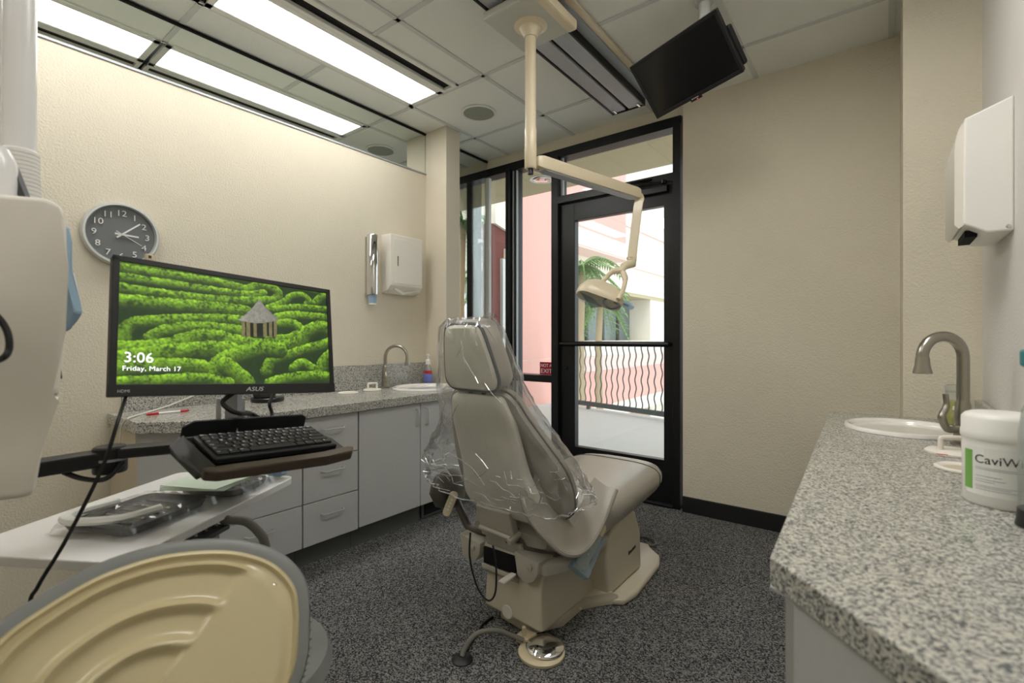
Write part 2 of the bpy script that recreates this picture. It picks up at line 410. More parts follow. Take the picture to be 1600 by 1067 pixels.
# door leaf
dz0, dz1 = .02, 2.085
door = struct(obj('door_1', box((-1.922, YF + .035, dz0), (-1.80, 3.15, dz1), .003), 'black_metal'), 'black framed glass door')
obj('stile', box((-1.135, YF + .035, dz0), (-1.07, 3.15, dz1), .003), 'black_metal', door)
obj('rail', box((-1.81, YF + .035, 1.953), (-1.13, 3.15, dz1), .003), 'black_metal', door)
obj('rail', box((-1.81, YF + .035, dz0), (-1.13, 3.15, .293), .003), 'black_metal', door)
obj('pane', box((-1.81, YG - .01, .28), (-1.13, YG - .004, 1.96)), 'glass', door)
bm = B(); tube(bm, [(-1.885, YF - .03, 1.047), (-1.08, YF - .03, 1.047)], .017, 12)
for x in (-1.875, -1.09): tube(bm, [(x, YF - .03, 1.047), (x, YF + .037, 1.047)], .013, 10)
obj('push_bar', bm, 'black_gloss', door, True)
bm = B(); lathe(bm, [(.014, 0), (.014, .014), (.011, .017)], (-1.872, YF + .037, .868), (0, -1, 0), 16); obj('lock_cylinder', bm, 'black_gloss', door, True)
bm = B(); bx(bm, (-1.34, YF + .0, 2.03), (-1.10, YF + .04, 2.075), .006); obj('door_closer', bm, 'black_gloss', door)
bm = B(); tube(bm, [(-1.12, YF - .01, 2.085), (-1.33, YF - .05, 2.11), (-1.20, YF - .0, 2.125)], .008, 8); lathe(bm, [(.018, 0), (.018, .02)], (-1.12, YF - .01, 2.08)); obj('closer_arm', bm, 'black_gloss', door)
bm = B(); bx(bm, (-1.93, YF - .01, 0), (-1.06, 3.19, .018), .004); obj('threshold', bm, 'black_metal', door)

# ================================================================== OUTSIDE
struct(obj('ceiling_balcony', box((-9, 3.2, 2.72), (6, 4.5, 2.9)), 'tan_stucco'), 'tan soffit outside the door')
q = P(848, 280, Z=2.72)
t = thing('soffit_downlight', 'round recessed downlight in the tan soffit outside', 'downlight', (q.x, q.y, 2.70))
bm = B(); lathe(bm, [(.10, 0), (.13, -.004), (.135, .0)], (q.x, q.y, 2.718), seg=28, cap=False); obj('rim', bm, 'white_metal', t, True)
bm = B(); lathe(bm, [(.10, -.004), (.08, -.012), (.001, -.02)], (q.x, q.y, 2.718), seg=28); obj('reflector', bm, 'chrome', t, True)
# railing
ra = P(905, 629, Z=.06); rb = P(1040, 648, Z=.06); rd = (rb - ra).normalized(); A = ra - rd * .3; Bq = rb + rd * 2.2
en_ = Vector((-rd.y, rd.x, 0)); en_ = en_ if en_.y > 0 else -en_; e0_ = ra - rd * .75 + en_ * .15; e1_ = rb + rd * 5 + en_ * .15
bm = B(); prism(bm, [(-9, 3.2, -.12), (6, 3.2, -.12), (6, e1_.y, -.12), (e1_.x, e1_.y, -.12), (e0_.x, e0_.y, -.12), (e0_.x, 6.75, -.12), (-9, 6.75, -.12)], (0, 0, .10)); struct(obj('floor_balcony', bm, 'concrete'), 'pale concrete walkway outside the door')
rl = thing('balcony_railing', 'grey metal railing with wavy balusters beyond the glass door', 'railing', (ra + rb) / 2 * 1)
rl.location = ((A.x + Bq.x) / 2, (A.y + Bq.y) / 2, -.02)
def rail(z0, z1, wd):
    n = Vector((-rd.y, rd.x, 0)) * wd
    bm = B(); a, b = Vector((A.x, A.y, z0)), Vector((Bq.x, Bq.y, z0)); prism(bm, [a - n, b - n, b + n, a + n], (0, 0, z1 - z0)); return bm
obj('bottom_rail', rail(.03, .10, .022), 'rail_paint', rl); obj('top_rail', rail(1.0, 1.05, .025), 'rail_paint', rl)
L_ = (Bq - A).length; nb = int(L_ / .108); bmesh0 = None
for k in range(nb + 1):
    p = A + rd * (k * .108)
    if bmesh0 is None:
        bm = B(); pts = [Vector((p.x, p.y, .09)) + rd * (.013 * math.sin(i * 1.05)) + Vector((0, 0, i * .0387)) for i in range(25)]
        tube(bm, pts, .0095, 6); b0 = obj('baluster', bm, 'rail_paint', rl, True); bmesh0 = b0
    else:
        b = b0.copy(); COL.objects.link(b); b.location = rd * (k * .108); b.parent = rl
for k in (.5, L_ * .5, L_ - .5):
    p = A + rd * k; obj('rail_post', box((p.x - .025, p.y - .025, -.02), (p.x + .025, p.y + .025, .06)), 'rail_paint', rl)
# near pink wing (left) and recess
t = thing('pink_wing', 'near pink stucco wing with grooved joint beyond the side light', 'building', (-4.8, 6.9, -6))
pa = P(812, 640, Z=-.02); pb = P(876, 622, Z=-.02); nrm = Vector((-(pb - pa).y, (pb - pa).x, 0)).normalized() * .3
def wall2(a, b, z0, z1, n): 
    bm = B(); a = Vector((a.x, a.y, z0)); b = Vector((b.x, b.y, z0)); prism(bm, [a, b, b + n, a + n], (0, 0, z1 - z0)); return bm
obj('wall', wall2(pa, pb, .745, 7, nrm), 'pink_stucco', t); obj('wall', wall2(pa, pb, -6, .73, nrm), 'pink_stucco', t)
obj('joint', wall2(pa + nrm * .02, pb + nrm * .02, .72, .75, nrm * .9), 'pink_pale', t)
# maroon entrance recess further left
t = thing('entrance_recess', 'dark red brown recessed entry with white lintel beyond the side light', 'building', (-5.3, 5.2, -.02))
ea = P(768, 650, Z=-.02); ea = P(774, 500, D=6.4); eb = P(812, 500, D=7.4); en = Vector((-(eb - ea).y, (eb - ea).x, 0)).normalized() * .14
obj('upper_wall', wall2(ea, eb, 2.62, 5, en), 'white_stucco', t)
obj('door_recess', wall2(ea + en * .3, eb + en * .3, -.02, 2.62, en), 'maroon', t)
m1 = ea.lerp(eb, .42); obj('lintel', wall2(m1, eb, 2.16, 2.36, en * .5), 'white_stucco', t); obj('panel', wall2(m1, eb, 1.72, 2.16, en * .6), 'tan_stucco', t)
obj('door_leaf', wall2(m1, eb, -.02, 1.72, en * .6), 'brown_wall', t); obj('jamb', wall2(ea.lerp(eb, .28), m1, -.02, 2.2, en * .55), 'tbar', t)
# building across: facade at X = FX running along Y
FX = -6.8
def fz(px, py, X=FX): return P(px, py, X=X)
bld = thing('office_building', 'white and pink office building across the court with bands of windows', 'building', (FX - 4, 16, -4))
yend = fz(978, 400).y; zb = fz(978, 384).z; zf = fz(978, 406).z; zt = 8.2
obj('pink_upper_wall', box((FX - .7, 8.7, zb), (FX, yend, zt), .0), 'pink_stucco', bld)
obj('white_band', box((FX - .7, 8.7, zf), (FX + .12, yend + .1, zb)), 'white_stucco', bld)
obj('underside', box((FX - .7, 8.7, zf - .06), (FX + .1, yend + .08, zf - .002)), 'pink_pale', bld)
# white wall set back behind the pink one
XB = FX - .6
zw = fz(1000, 460, XB).z
obj('white_wall', box((XB - 5, yend - 4.6, zw), (XB, yend + 30, 9.0)), 'white_stucco', bld)
for py in (350, 372, 428):
    p = fz(1020, py, XB); obj('wall_joint', box((XB - .02, yend, p.z), (XB + .05, yend + 20, p.z + .05)), 'pink_pale', bld)
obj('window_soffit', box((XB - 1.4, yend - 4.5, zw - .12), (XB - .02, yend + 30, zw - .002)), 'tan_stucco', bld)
yc = fz(1018, 500, XB).y
obj('corner_pier', box((XB - 1.4, yc, -6), (XB - .05, yc + 30, zw - .12)), 'white_stucco', bld)
zs = fz(1000, 532, XB).z
for k in range(7):
    a = yend - 5.0 + k * (yc - yend + 5.0) / 7; b = yend - 5.0 + (k + 1) * (yc - yend + 5.0) / 7
    wn = obj('window', box((XB - 1.0, a, zs), (XB - .9, a + .16, zw - .12)), 'black_metal', bld)
    obj('pane', box((XB - .98, a + .16, zs), (XB - .94, b, zw - .12)), 'far_glass', wn)
z1, z2, z3 = fz(1000, 552, XB).z, fz(1000, 572, XB).z, fz(1000, 618, XB).z
obj('ledge', box((XB - 1.4, 10.8, z1), (XB + .02, yend + 30, zs)), 'white_stucco', bld)
obj('pale_band', box((XB - 1.4, 10.8, z2), (XB + .05, yend + 30, z1 - .005)), 'pink_pale', bld)
obj('pink_band', box((XB - 1.4, 10.8, z3), (XB + .08, yend + 30, z2 - .005)), 'pink_stucco', bld)
obj('lower_ledge', box((XB - 1.4, 10.8, z3 - .45), (XB + .25, yend + 30, z3 - .005)), 'white_stucco', bld)
obj('ground_floor_wall', box((XB - 1.4, 10.8, -6), (XB - .8, yend + 30, z3 - .5)), 'pink_stucco', bld)
for k in range(5): obj('dark_opening', box((XB - .82, yend - 2 + k * 3.2, -6), (XB - .76, yend - .2 + k * 3.2, z3 - .6)), 'maroon', bld)
struct(obj('ground_court', box((-40, 6.8, -6.1), (12, 70, -6.0)), 'concrete'), 'paved court below the walkway')
def palm(x, y, zb_, hgt, n, lr, label, seed):
    rg = random.Random(seed); t = thing('palm_tree', label, 'palm tree', (x, y, zb_), 'palms outside')
    bm = B(); tube(bm, [(x + .1 * math.sin(i), y, zb_ + hgt * i / 6) for i in range(7)], [.13 - .008 * i for i in range(7)], 10); obj('trunk', bm, 'palm_trunk', t, True)
    top = Vector((x + .1 * math.sin(6), y, zb_ + hgt))
    for k in range(n):
        a = 2 * math.pi * k / n + rg.uniform(-.2, .2); el = rg.uniform(-.9, .9); d = Vector((math.cos(a), math.sin(a), 0)); bm = B(); sp = []
        for i in range(9):
            s = i / 8; sp.append(top + d * (lr * s * math.cos(el * .6)) + Vector((0, 0, lr * (math.sin(el) * s - .75 * s * s))))
        tube(bm, sp, [.025 * (1 - .8 * i / 8) for i in range(9)], 4); sd = Vector((-d.y, d.x, 0))
        for i in range(1, 9):
            for sg in (-1, 1):
                for h in (0, .5):
                    q0 = sp[i - 1].lerp(sp[i], h); ln = lr * .42 * (1 - .55 * i / 9)
                    tip = q0 + sd * sg * ln * .75 + d * ln * .35 - Vector((0, 0, ln * .45)); wv = d * .03
                    vv = [bm.verts.new(q0 - wv), bm.verts.new(q0 + wv), bm.verts.new(tip)]; bm.faces.new(vv)
        obj('frond', bm, 'palm_green', t)
palm(*P(912, 500, D=10.5).xy, -6, 8.7, 22, 1.0, 'tall palm seen through the glass door past the wavy railing', 1)
palm(*P(940, 500, D=13.4).xy, -6, 8.3, 20, .9, 'shorter palm against the far office windows', 2)
palm(*P(724, 500, D=9.5).xy, -6, 9.4, 20, 1.1, 'shaggy palm seen through the window beyond the pillar', 3)
palm(*P(757, 500, D=12.0).xy, -6, 8.75, 18, .62, 'low palm behind the pale strip of the side glass', 4)

# ================================================================== LEFT RUN OF CABINETS
CF = -2.12                                             # cabinet front plane
TKX = -2.19
def pull_h(par, x, y0, y1, z, n=(1, 0, 0)):            # horizontal bar pull on a face looking to +X
    bm = B(); tube(bm, [(x, y0, z), (x + .024, y0 + .006, z), (x + .028, y0 + .014, z), (x + .028, y1 - .014, z), (x + .024, y1 - .006, z), (x, y1, z)], .0042, 8); return obj('handle', bm, 'silver', par, True)
def pull_v(par, x, y, z0, z1):
    bm = B(); tube(bm, [(x, y, z0), (x + .024, y, z0 + .006), (x + .028, y, z0 + .014), (x + .028, y, z1 - .014), (x + .024, y, z1 - .006), (x, y, z1)], .0042, 8); return obj('handle', bm, 'silver', par, True)
cabtop = CTZ - .047
def drawer_unit(y0, y1, label, clip=False):
    t = thing('drawer_cabinet', label, 'cabinet', ((XL + CF) / 2, (y0 + y1) / 2, 0))
    bm = B(); z0 = .115
    if clip:
        pts = [(XL + .01, y0, z0), (-2.30, y0, z0), (CF - .02, y0 + .17, z0), (CF - .02, y1, z0), (XL + .01, y1, z0)]
        prism(bm, pts, (0, 0, cabtop - z0)); obj('body', bm, 'laminate', t)
        obj('end_panel', box((XL + .01, y0 - .008, z0), (-2.30, y0 - .0005, cabtop)), 'gable', t)
        bm = B(); pts = [(XL + .01, y0 + .05, 0), (-2.36, y0 + .05, 0), (TKX, y0 + .22, 0), (TKX, y1, 0), (XL + .01, y1, 0)]; prism(bm, pts, (0, 0, z0 - .001)); obj('toe_kick', bm, 'toekick', t)
        ya = y0 + .18
    else:
        bx(bm, (XL + .01, y0 + .001, z0), (CF - .02, y1 - .001, cabtop)); obj('body', bm, 'laminate', t)
        obj('toe_kick', box((XL + .01, y0, 0), (TKX, y1, z0 - .001)), 'toekick', t); ya = y0
    for za, zb_ in ((.115, .312), (.316, .514), (.518, cabtop - .004)):
        d = obj('drawer', box((CF - .019, ya + .002, za), (CF, y1 - .002, zb_), .0015, 1), 'laminate', t)
        ym = (ya + y1) / 2; zm = (za + zb_) / 2 + .035
        pull_h(d, CF, ym - .058, ym + .058, zm)
    return t
drawer_unit(.60, 1.172, 'grey laminate drawer cabinet with angled end, under the monitor', True)
drawer_unit(1.174, 1.470, 'narrow grey drawer cabinet between the angled cabinet and the sink cupboard')
t = thing('sink_cabinet', 'grey laminate sink cupboard with two doors and upright pulls', 'cabinet', ((XL + CF) / 2, 1.94, 0))
obj('body', box((XL + .01, 1.473, .115), (CF - .02, 2.405, cabtop)), 'laminate', t)
obj('toe_kick', box((XL + .01, 1.473, 0), (TKX, 2.405, .114)), 'toekick', t)
for y0, y1, hy in ((1.475, 1.884, 1.853), (1.888, 2.30, 1.925)):
    d = obj('cupboard_door', box((CF - .019, y0, .118), (CF, y1, cabtop - .004), .0015, 1), 'laminate', t); pull_v(d, CF, hy, .58, .68)
obj('filler_strip', box((CF - .019, 2.304, .118), (CF - .002, 2.405, cabtop - .004)), 'laminate', t)
v = obj('toe_vent', box((TKX, 1.945, .012), (TKX + .012, 2.30, .104), .003), 'trim_grey', t)
obj('vent_opening', box((TKX + .010, 1.965, .026), (TKX + .014, 2.28, .09)), 'dark_void', v)
# worktop with clipped corner, backsplash
t = thing('worktop', 'speckled grey worktop with backsplash along the left wall', 'worktop', (-2.37, 1.5, CTZ - .046))
bm = B(); prism(bm, [(XL + .002, .583, CTZ - .046), (-2.27, .583, CTZ - .046), (-2.095, .758, CTZ - .046), (-2.095, 2.408, CTZ - .046), (XL + .002, 2.408, CTZ - .046)], (0, 0, .046), .003, 2); obj('slab', bm, 'granite', t)
obj('backsplash', box((XL + .002, .63, CTZ), (XL + .022, 2.408, .915), .002), 'granite', t)
# ---- sinks
def basin(name, cx, cy, rx, ry, label, z=CTZ):
    bm = B(); lathe(bm, [(1.0, .001), (1.0, .008), (.985, .013), (.95, .015), (.90, .012), (.86, .004), (.82, -.03), (.74, -.08), (.55, -.112), (.3, -.118), (.001, -.118)], (cx, cy, z), seg=48, sx=rx, sy=ry)
    # rim is a unit circle scaled; depth is real
    o = obj(name, bm, 'porcelain', None, True); tag(o, label, 'sink'); return o
# the basin bowl needs a hole in the slab: cut with a boolean-free ring (slab top is replaced by hole)
def cut(slab, cx, cy, rx, ry):
    bm = B(); lathe(bm, [(.92, -.2), (.92, .1)], (cx, cy, CTZ), seg=40, sx=rx, sy=ry)
    k = obj('cutter', bm, None, None); md = slab.modifiers.new('cut', 'BOOLEAN'); md.operation = 'DIFFERENCE'; md.object = k; md.solver = 'EXACT'
    bpy.context.view_layer.update()
    me = bpy.data.meshes.new_from_object(slab.evaluated_get(bpy.context.evaluated_depsgraph_get())); slab.modifiers.clear(); slab.data = me
    bpy.data.objects.remove(k)
slabL = bpy.data.objects['slab']
SL = (-2.365, 2.14, .20, .215)
cut(slabL, *SL); cut([c for c in bpy.data.objects['sink_cabinet'].children if c.name.startswith('body')][0], *SL); basin('wash_basin', *SL, 'white round basin set in the left worktop beside the pillar')
def faucet(base, out_dir, h, reach, label, lever, r=.0105, ls=1.):
    b = Vector(base); d = Vector(out_dir).normalized(); t = thing('faucet', label, 'faucet', b)
    bm = B(); lathe(bm, [(.030, 0), (.030, .006), (.024, .010), (.022, .045), (.020, .06)], b, seg=24); obj('base', bm, 'nickel', t, True)
    bm = B(); lathe(bm, [(.020, .055), (.021, .08), (.019, .12), (.015, .135), (r + .001, .15)], b, seg=24); obj('body', bm, 'nickel', t, True)
    hz = h - reach / 2; pts = [b + Vector((0, 0, .13)), b + Vector((0, 0, hz))]
    for k in range(1, 15):
        a = math.pi * (k / 14) * .96; pts.append(b + d * (reach / 2 * (1 - math.cos(a))) + Vector((0, 0, hz + reach / 2 * math.sin(a))))
    e = pts[-1]; pts.append(e - Vector((0, 0, .012)))
    bm = B(); tube(bm, pts, r, 14); obj('spout', bm, 'nickel', t, True)
    e = pts[-1]; bm = B(); lathe(bm, [(r + .001, .004), (r + .002, -.004), (r + .003, -.02), (r + .008, -.042), (r + .008, -.046), (r + .002, -.047)], e, seg=20); obj('spray_head', bm, 'nickel', t, True)
    lv = Vector(lever).normalized(); bm = B()
    s = b + Vector((0, 0, .05)) + lv * .012; lv = lv * ls
    tube(bm, catmull([s, s + lv * .030 + Vector((0, 0, -.002)), s + lv * .046 + Vector((0, 0, .03 * ls)), s + lv * .034 + Vector((0, 0, .058 * ls)), s + lv * .036 + Vector((0, 0, .09 * ls))], 5), [.0145] * 6 + [.0125] * 5 + [.010] * 5 + [.0085] * 5, 12, flat=.75); obj('lever', bm, 'nickel', t, True)
    return t
fb = P(602, 606, Z=CTZ); ftip = P(642, 565, X=-2.42)
faucet(fb, (ftip - fb) * Vector((1, 1, 0)), .275, .155, 'brushed nickel gooseneck faucet at the left worktop basin', (.5, -.3, .0))
# ---- waste openings and lid
def waste_ring(c, r, label):
    bm = B(); lathe(bm, [(r, .001), (r, .005), (r * .93, .008), (r * .78, .006), (r * .70, .002), (r * .68, -.0)], c, seg=40, cap=False)
    o = obj('waste_ring', bm, 'ivory', None, True); tag(o, label, 'waste ring')
    bm = B(); lathe(bm, [(r * .70, .0015), (.001, .001)], c, seg=32); obj('opening', bm, 'gable', o, False)
def waste_lid(c, r, d, label):
    t = thing('waste_chute', label, 'waste chute', c); c = Vector(c); d = Vector(d).normalized()
    bm = B(); lathe(bm, [(r, .001), (r, .006), (r * .9, .011), (r * .3, .012), (.001, .012)], c, seg=40); obj('disc', bm, 'ivory', t, True)
    bm = B(); h = r * .48; z = Vector((0, 0, 1)); tube(bm, catmull([c + d * h + z * .01, c + d * h + z * .035, c + d * (h * .8) + z * .044, c - d * (h * .8) + z * .044, c - d * h + z * .035, c - d * h + z * .01], 4), .0065, 8); obj('handle', bm, 'ivory', t, True)
    return t
waste_ring(P(544, 614.5, Z=CTZ), .058, 'cream round waste opening in the left worktop by the monitor')
waste_lid(P(582, 610, Z=CTZ), .056, (.3, .9, 0), 'cream waste chute with loop-handled disc beside the left faucet')
# ---- soap pump by pillar
def soap(c, label):
    c = Vector(c); t = thing('soap_pump_bottle', label, 'soap bottle', c)
    bm = B(); lathe(bm, [(.034, 0), (.037, .01), (.037, .06), (.030, .10), (.028, .12), (.016, .135), (.013, .145)], c, seg=24, sx=1, sy=.75); obj('bottle', bm, 'bottle_clear', t, True)
    bm = B(); lathe(bm, [(.030, .004), (.034, .012), (.034, .045), (.001, .046)], c, seg=24, sx=1, sy=.75); obj('liquid', bm, 'blue_soap', t, True)
    bm = B(); lathe(bm, [(.0375, .02), (.0378, .058), (.034, .075)], c, seg=24, sx=1, sy=.76, cap=False); obj('label_band', bm, 'blue_soap', t, True)
    bm = B(); lathe(bm, [(.0335, .078), (.0315, .095)], c, seg=24, sx=1.01, sy=.78, cap=False); obj('label_top', bm, 'red', t, True)
    bm = B(); lathe(bm, [(.017, .142), (.017, .17), (.012, .175), (.006, .178), (.005, .205)], c, seg=18); bx(bm, c + Vector((-.009, -.010, .203)), c + Vector((.022, .010, .214)), .003); obj('pump', bm, 'white_plastic', t, True)
q = P(676, 596, Y=2.335)
soap((-2.545, 2.335, CTZ), 'clear pump bottle of soap with blue and red label beside the pillar')
# ---- cup dispenser, towel dispenser
q = P(582, 410, X=-2.605); t = thing('cup_dispenser', 'chrome tube cup dispenser on the left wall', 'cup dispenser', (q.x, q.y, 1.30))
bm = B(); lathe(bm, [(.036, 1.365), (.0375, 1.37), (.0375, 1.745), (.033, 1.752), (.001, 1.752)], (q.x, q.y, 0), seg=28); obj('tube', bm, 'chrome', t, True)
obj('wall_plate', box((XL, q.y - .028, 1.37), (XL + .012, q.y + .05, 1.74), .002), 'chrome', t)
bm = B(); lathe(bm, [(.024, 1.305), (.029, 1.37)], (q.x, q.y, 0), seg=24, cap=True); o = obj('paper_cup', bm, 'blue_film', None, True); tag(o, 'paper cup poking out below the chrome dispenser', 'cup')
bm = B(); lathe(bm, [(.0245, 1.303), (.0245, 1.311)], (q.x, q.y, 0), seg=24); obj('cup_rim', bm, 'white_plastic', o, True)
def towel_box(prof, y0, y1, wallx, label, slot, mat_='white_metal'):
    """prof: (x, z) outline of the side panel"""
    t = thing('towel_dispenser', label, 'towel dispenser', (wallx, (y0 + y1) / 2, min(p[1] for p in prof)))
    bm = B(); prism(bm, [(x, y0, z) for x, z in prof], (0, y1 - y0, 0), .005, 2); obj('housing', bm, mat_, t)
    return t
yA, yB_ = 2.013, 2.288
t = towel_box([(XL, 1.775), (XL + .10, 1.772), (XL + .10, 1.435), (XL + .07, 1.405), (XL, 1.385)], yA, yB_, XL, 'white metal paper towel dispenser on the left wall by the pillar', None, 'ivory')
obj('front_cover', box((XL + .099, yA + .02, 1.45), (XL + .103, yB_ - .012, 1.745), .0015, 1), 'ivory', t)
obj('level_slot', box((XL + .102, yA + .055, 1.565), (XL + .1045, yA + .06, 1.63)), 'dark_print', t)
bm = B(); prism(bm, [(XL + .03, yA + .04, 1.398), (XL + .09, yA + .04, 1.418), (XL + .075, yA + .12, 1.385), (XL + .085, yB_ - .05, 1.418), (XL + .03, yB_ - .03, 1.395)], (0, 0, -.006)); obj('paper_towel', bm, 'paper_white', t)
# ---- clock
cc = P(190, 366.5, X=XL + .02); t = thing('wall_clock', 'round silver wall clock with grey face above the monitor', 'clock', (XL + .012, cc.y, cc.z - .13))
R_ = .137
bm = B(); lathe(bm, [(R_ - .012, 0), (R_, .004), (R_, .026), (R_ - .005, .034), (R_ - .012, .034), (R_ - .016, .026), (R_ - .016, .014)], (XL + .001, cc.y, cc.z), (1, 0, 0), 64, cap=False); obj('rim', bm, 'silver', t, True)
bm = B(); lathe(bm, [(R_ - .014, 0), (R_ - .014, .016), (.001, .0165)], (XL + .001, cc.y, cc.z), (1, 0, 0), 64); obj('face', bm, 'clock_face', t, True)
def clock_fr(x): return frame((x, cc.y, cc.z), (0, 1, 0), (0, 0, 1))
for h in range(1, 13):
    a = math.radians(90 - 30 * h); rr = .093
    fr = frame((XL + .019, cc.y + rr * math.cos(a), cc.z + rr * math.sin(a) - .0125), (0, 1, 0), (0, 0, 1))
    obj('numeral', text_bm(str(h), .036, fr, .0022, 'CENTER', sx=1.1), 'white_metal', t)
for nm, ang, ln, wd, x in (('hour_hand', 93, .060, .0040, .024), ('minute_hand', 49, .085, .0036, .027), ('second_hand', 120, .080, .0012, .030)):
    a = math.radians(90 - ang); u = Vector((0, math.cos(a), math.sin(a))); v_ = Vector((0, -math.sin(a), math.cos(a))); c0 = Vector((XL + x, cc.y, cc.z))
    bm = B(); prism(bm, [c0 - u * .024 - v_ * wd, c0 + u * ln - v_ * wd * .8, c0 + u * ln + v_ * wd * .8, c0 - u * .024 + v_ * wd], (.0015, 0, 0)); obj(nm, bm, 'white_metal', t)
# ---- pen, phone stand, cable on the worktop
p1, p2 = P(228, 647.5, Z=CTZ + .006), P(296, 641, Z=CTZ + .006); t = thing('pen', 'white and red ballpoint pen lying on the left worktop', 'pen', (p1 + p2) / 2 - Vector((0, 0, .006)))
bm = B(); tube(bm, [p1.lerp(p2, .27), p1.lerp(p2, .78)], .0042, 10); obj('barrel', bm, 'white_plastic', t, True)
bm = B(); tube(bm, [p1, p1.lerp(p2, .04), p1.lerp(p2, .28)], [.002, .005, .0055], 10); obj('cap', bm, 'red', t, True)
bm = B(); tube(bm, [p1.lerp(p2, .78), p1.lerp(p2, .93), p2], [.005, .005, .002], 10); obj('grip', bm, 'red', t, True)
c0 = P(418, 627, Z=CTZ); t = thing('desk_stand', 'black round based stand with white clip on the left worktop under the monitor', 'stand', c0)
bm = B(); lathe(bm, [(.075, 0), (.078, .004), (.078, .018), (.074, .022), (.001, .023)], c0, seg=40); obj('base', bm, 'black_gloss', t, True)
bm = B(); prism(bm, [c0 + Vector((-.035, -.055, .022)), c0 + Vector((.02, -.045, .022)), c0 + Vector((.005, -.06, .10)), c0 + Vector((-.045, -.07, .10))], (.012, .075, 0), .004); obj('cradle', bm, 'black_plastic', t)
obj('clip', box(c0 + Vector((-.03, .012, .022)), c0 + Vector((-.01, .04, .065)), .004), 'white_plastic', t)
bm = B(); tube(bm, catmull([P(187, 705, Y=.572), P(188, 680, Y=.572), P(191, 664, Y=.574), P(199, 654.5, Z=CTZ + .0075), P(210, 650, Z=CTZ + .0045), P(240, 641, Z=CTZ + .0045), P(268, 632, X=XL + .032), P(305, 617, X=XL + .030), P(335, 607, X=XL + .030)], 6), .0032, 8); o = obj('white_cable', bm, 'cable_white', None, True); tag(o, 'thin white cable trailing over the end of the left worktop', 'cable')

# ================================================================== MONITOR, KEYBOARD TRAY AND ARM
Q = [Vector(v) for v in ((-1.375, .317, 1.271), (-1.378, .856, 1.235), (-1.32, .826, .921), (-1.317, .287, .957))]   # TL TR BR BL of the panel front
mu = (Q[1] - Q[0]).normalized(); mv = (Q[0] - Q[3]); mv = (mv - mu * mv.dot(mu)).normalized(); mw, mh = .54, .32
mc = (Q[0] + Q[1] + Q[2] + Q[3]) / 4; mf = frame(mc, mu, mv)               # normal towards viewer
mon = thing('computer_monitor', 'black widescreen monitor showing a green hedge maze picture', 'monitor', mf(0, -mh / 2, 0))
def fbox(fr, x0, x1, y0, y1, z0, z1, bev=0.):
    t = box((x0, y0, z0), (x1, y1, z1), bev)
    for v in t.verts: v.co = fr(*v.co)
    return t
obj('housing', fbox(mf, -mw / 2, mw / 2, -mh / 2, mh / 2, -.022, -.002, .003), 'black_plastic', mon)
bm = B()
for a in ((-mw / 2, mw / 2, mh / 2 - .013, mh / 2), (-mw / 2, -mw / 2 + .013, -mh / 2 + .024, mh / 2), (mw / 2 - .013, mw / 2, -mh / 2 + .024, mh / 2), (-mw / 2 - .002, mw / 2 + .002, -mh / 2, -mh / 2 + .026)):
    merge(bm, fbox(mf, *a, -.004, .002, .001))
obj('bezel', bm, 'black_plastic', mon)
obj('rear_bulge', fbox(mf, -.14, .14, -.10, .08, -.05, -.02, .012), 'black_plastic', mon)
obj('brand_mark', text_bm('ASUS', .0155, mf and (lambda x, y, z=0: mf(x + .012, y - mh / 2 + .0065, z + .0026)), .0003, sx=1.25, shear=.25), 'silver', mon)
obj('port_mark', text_bm('HDMI', .009, (lambda x, y, z=0: mf(x - mw / 2 + .014, y - mh / 2 + .008, z + .0026)), .0002), 'grey_print', mon)
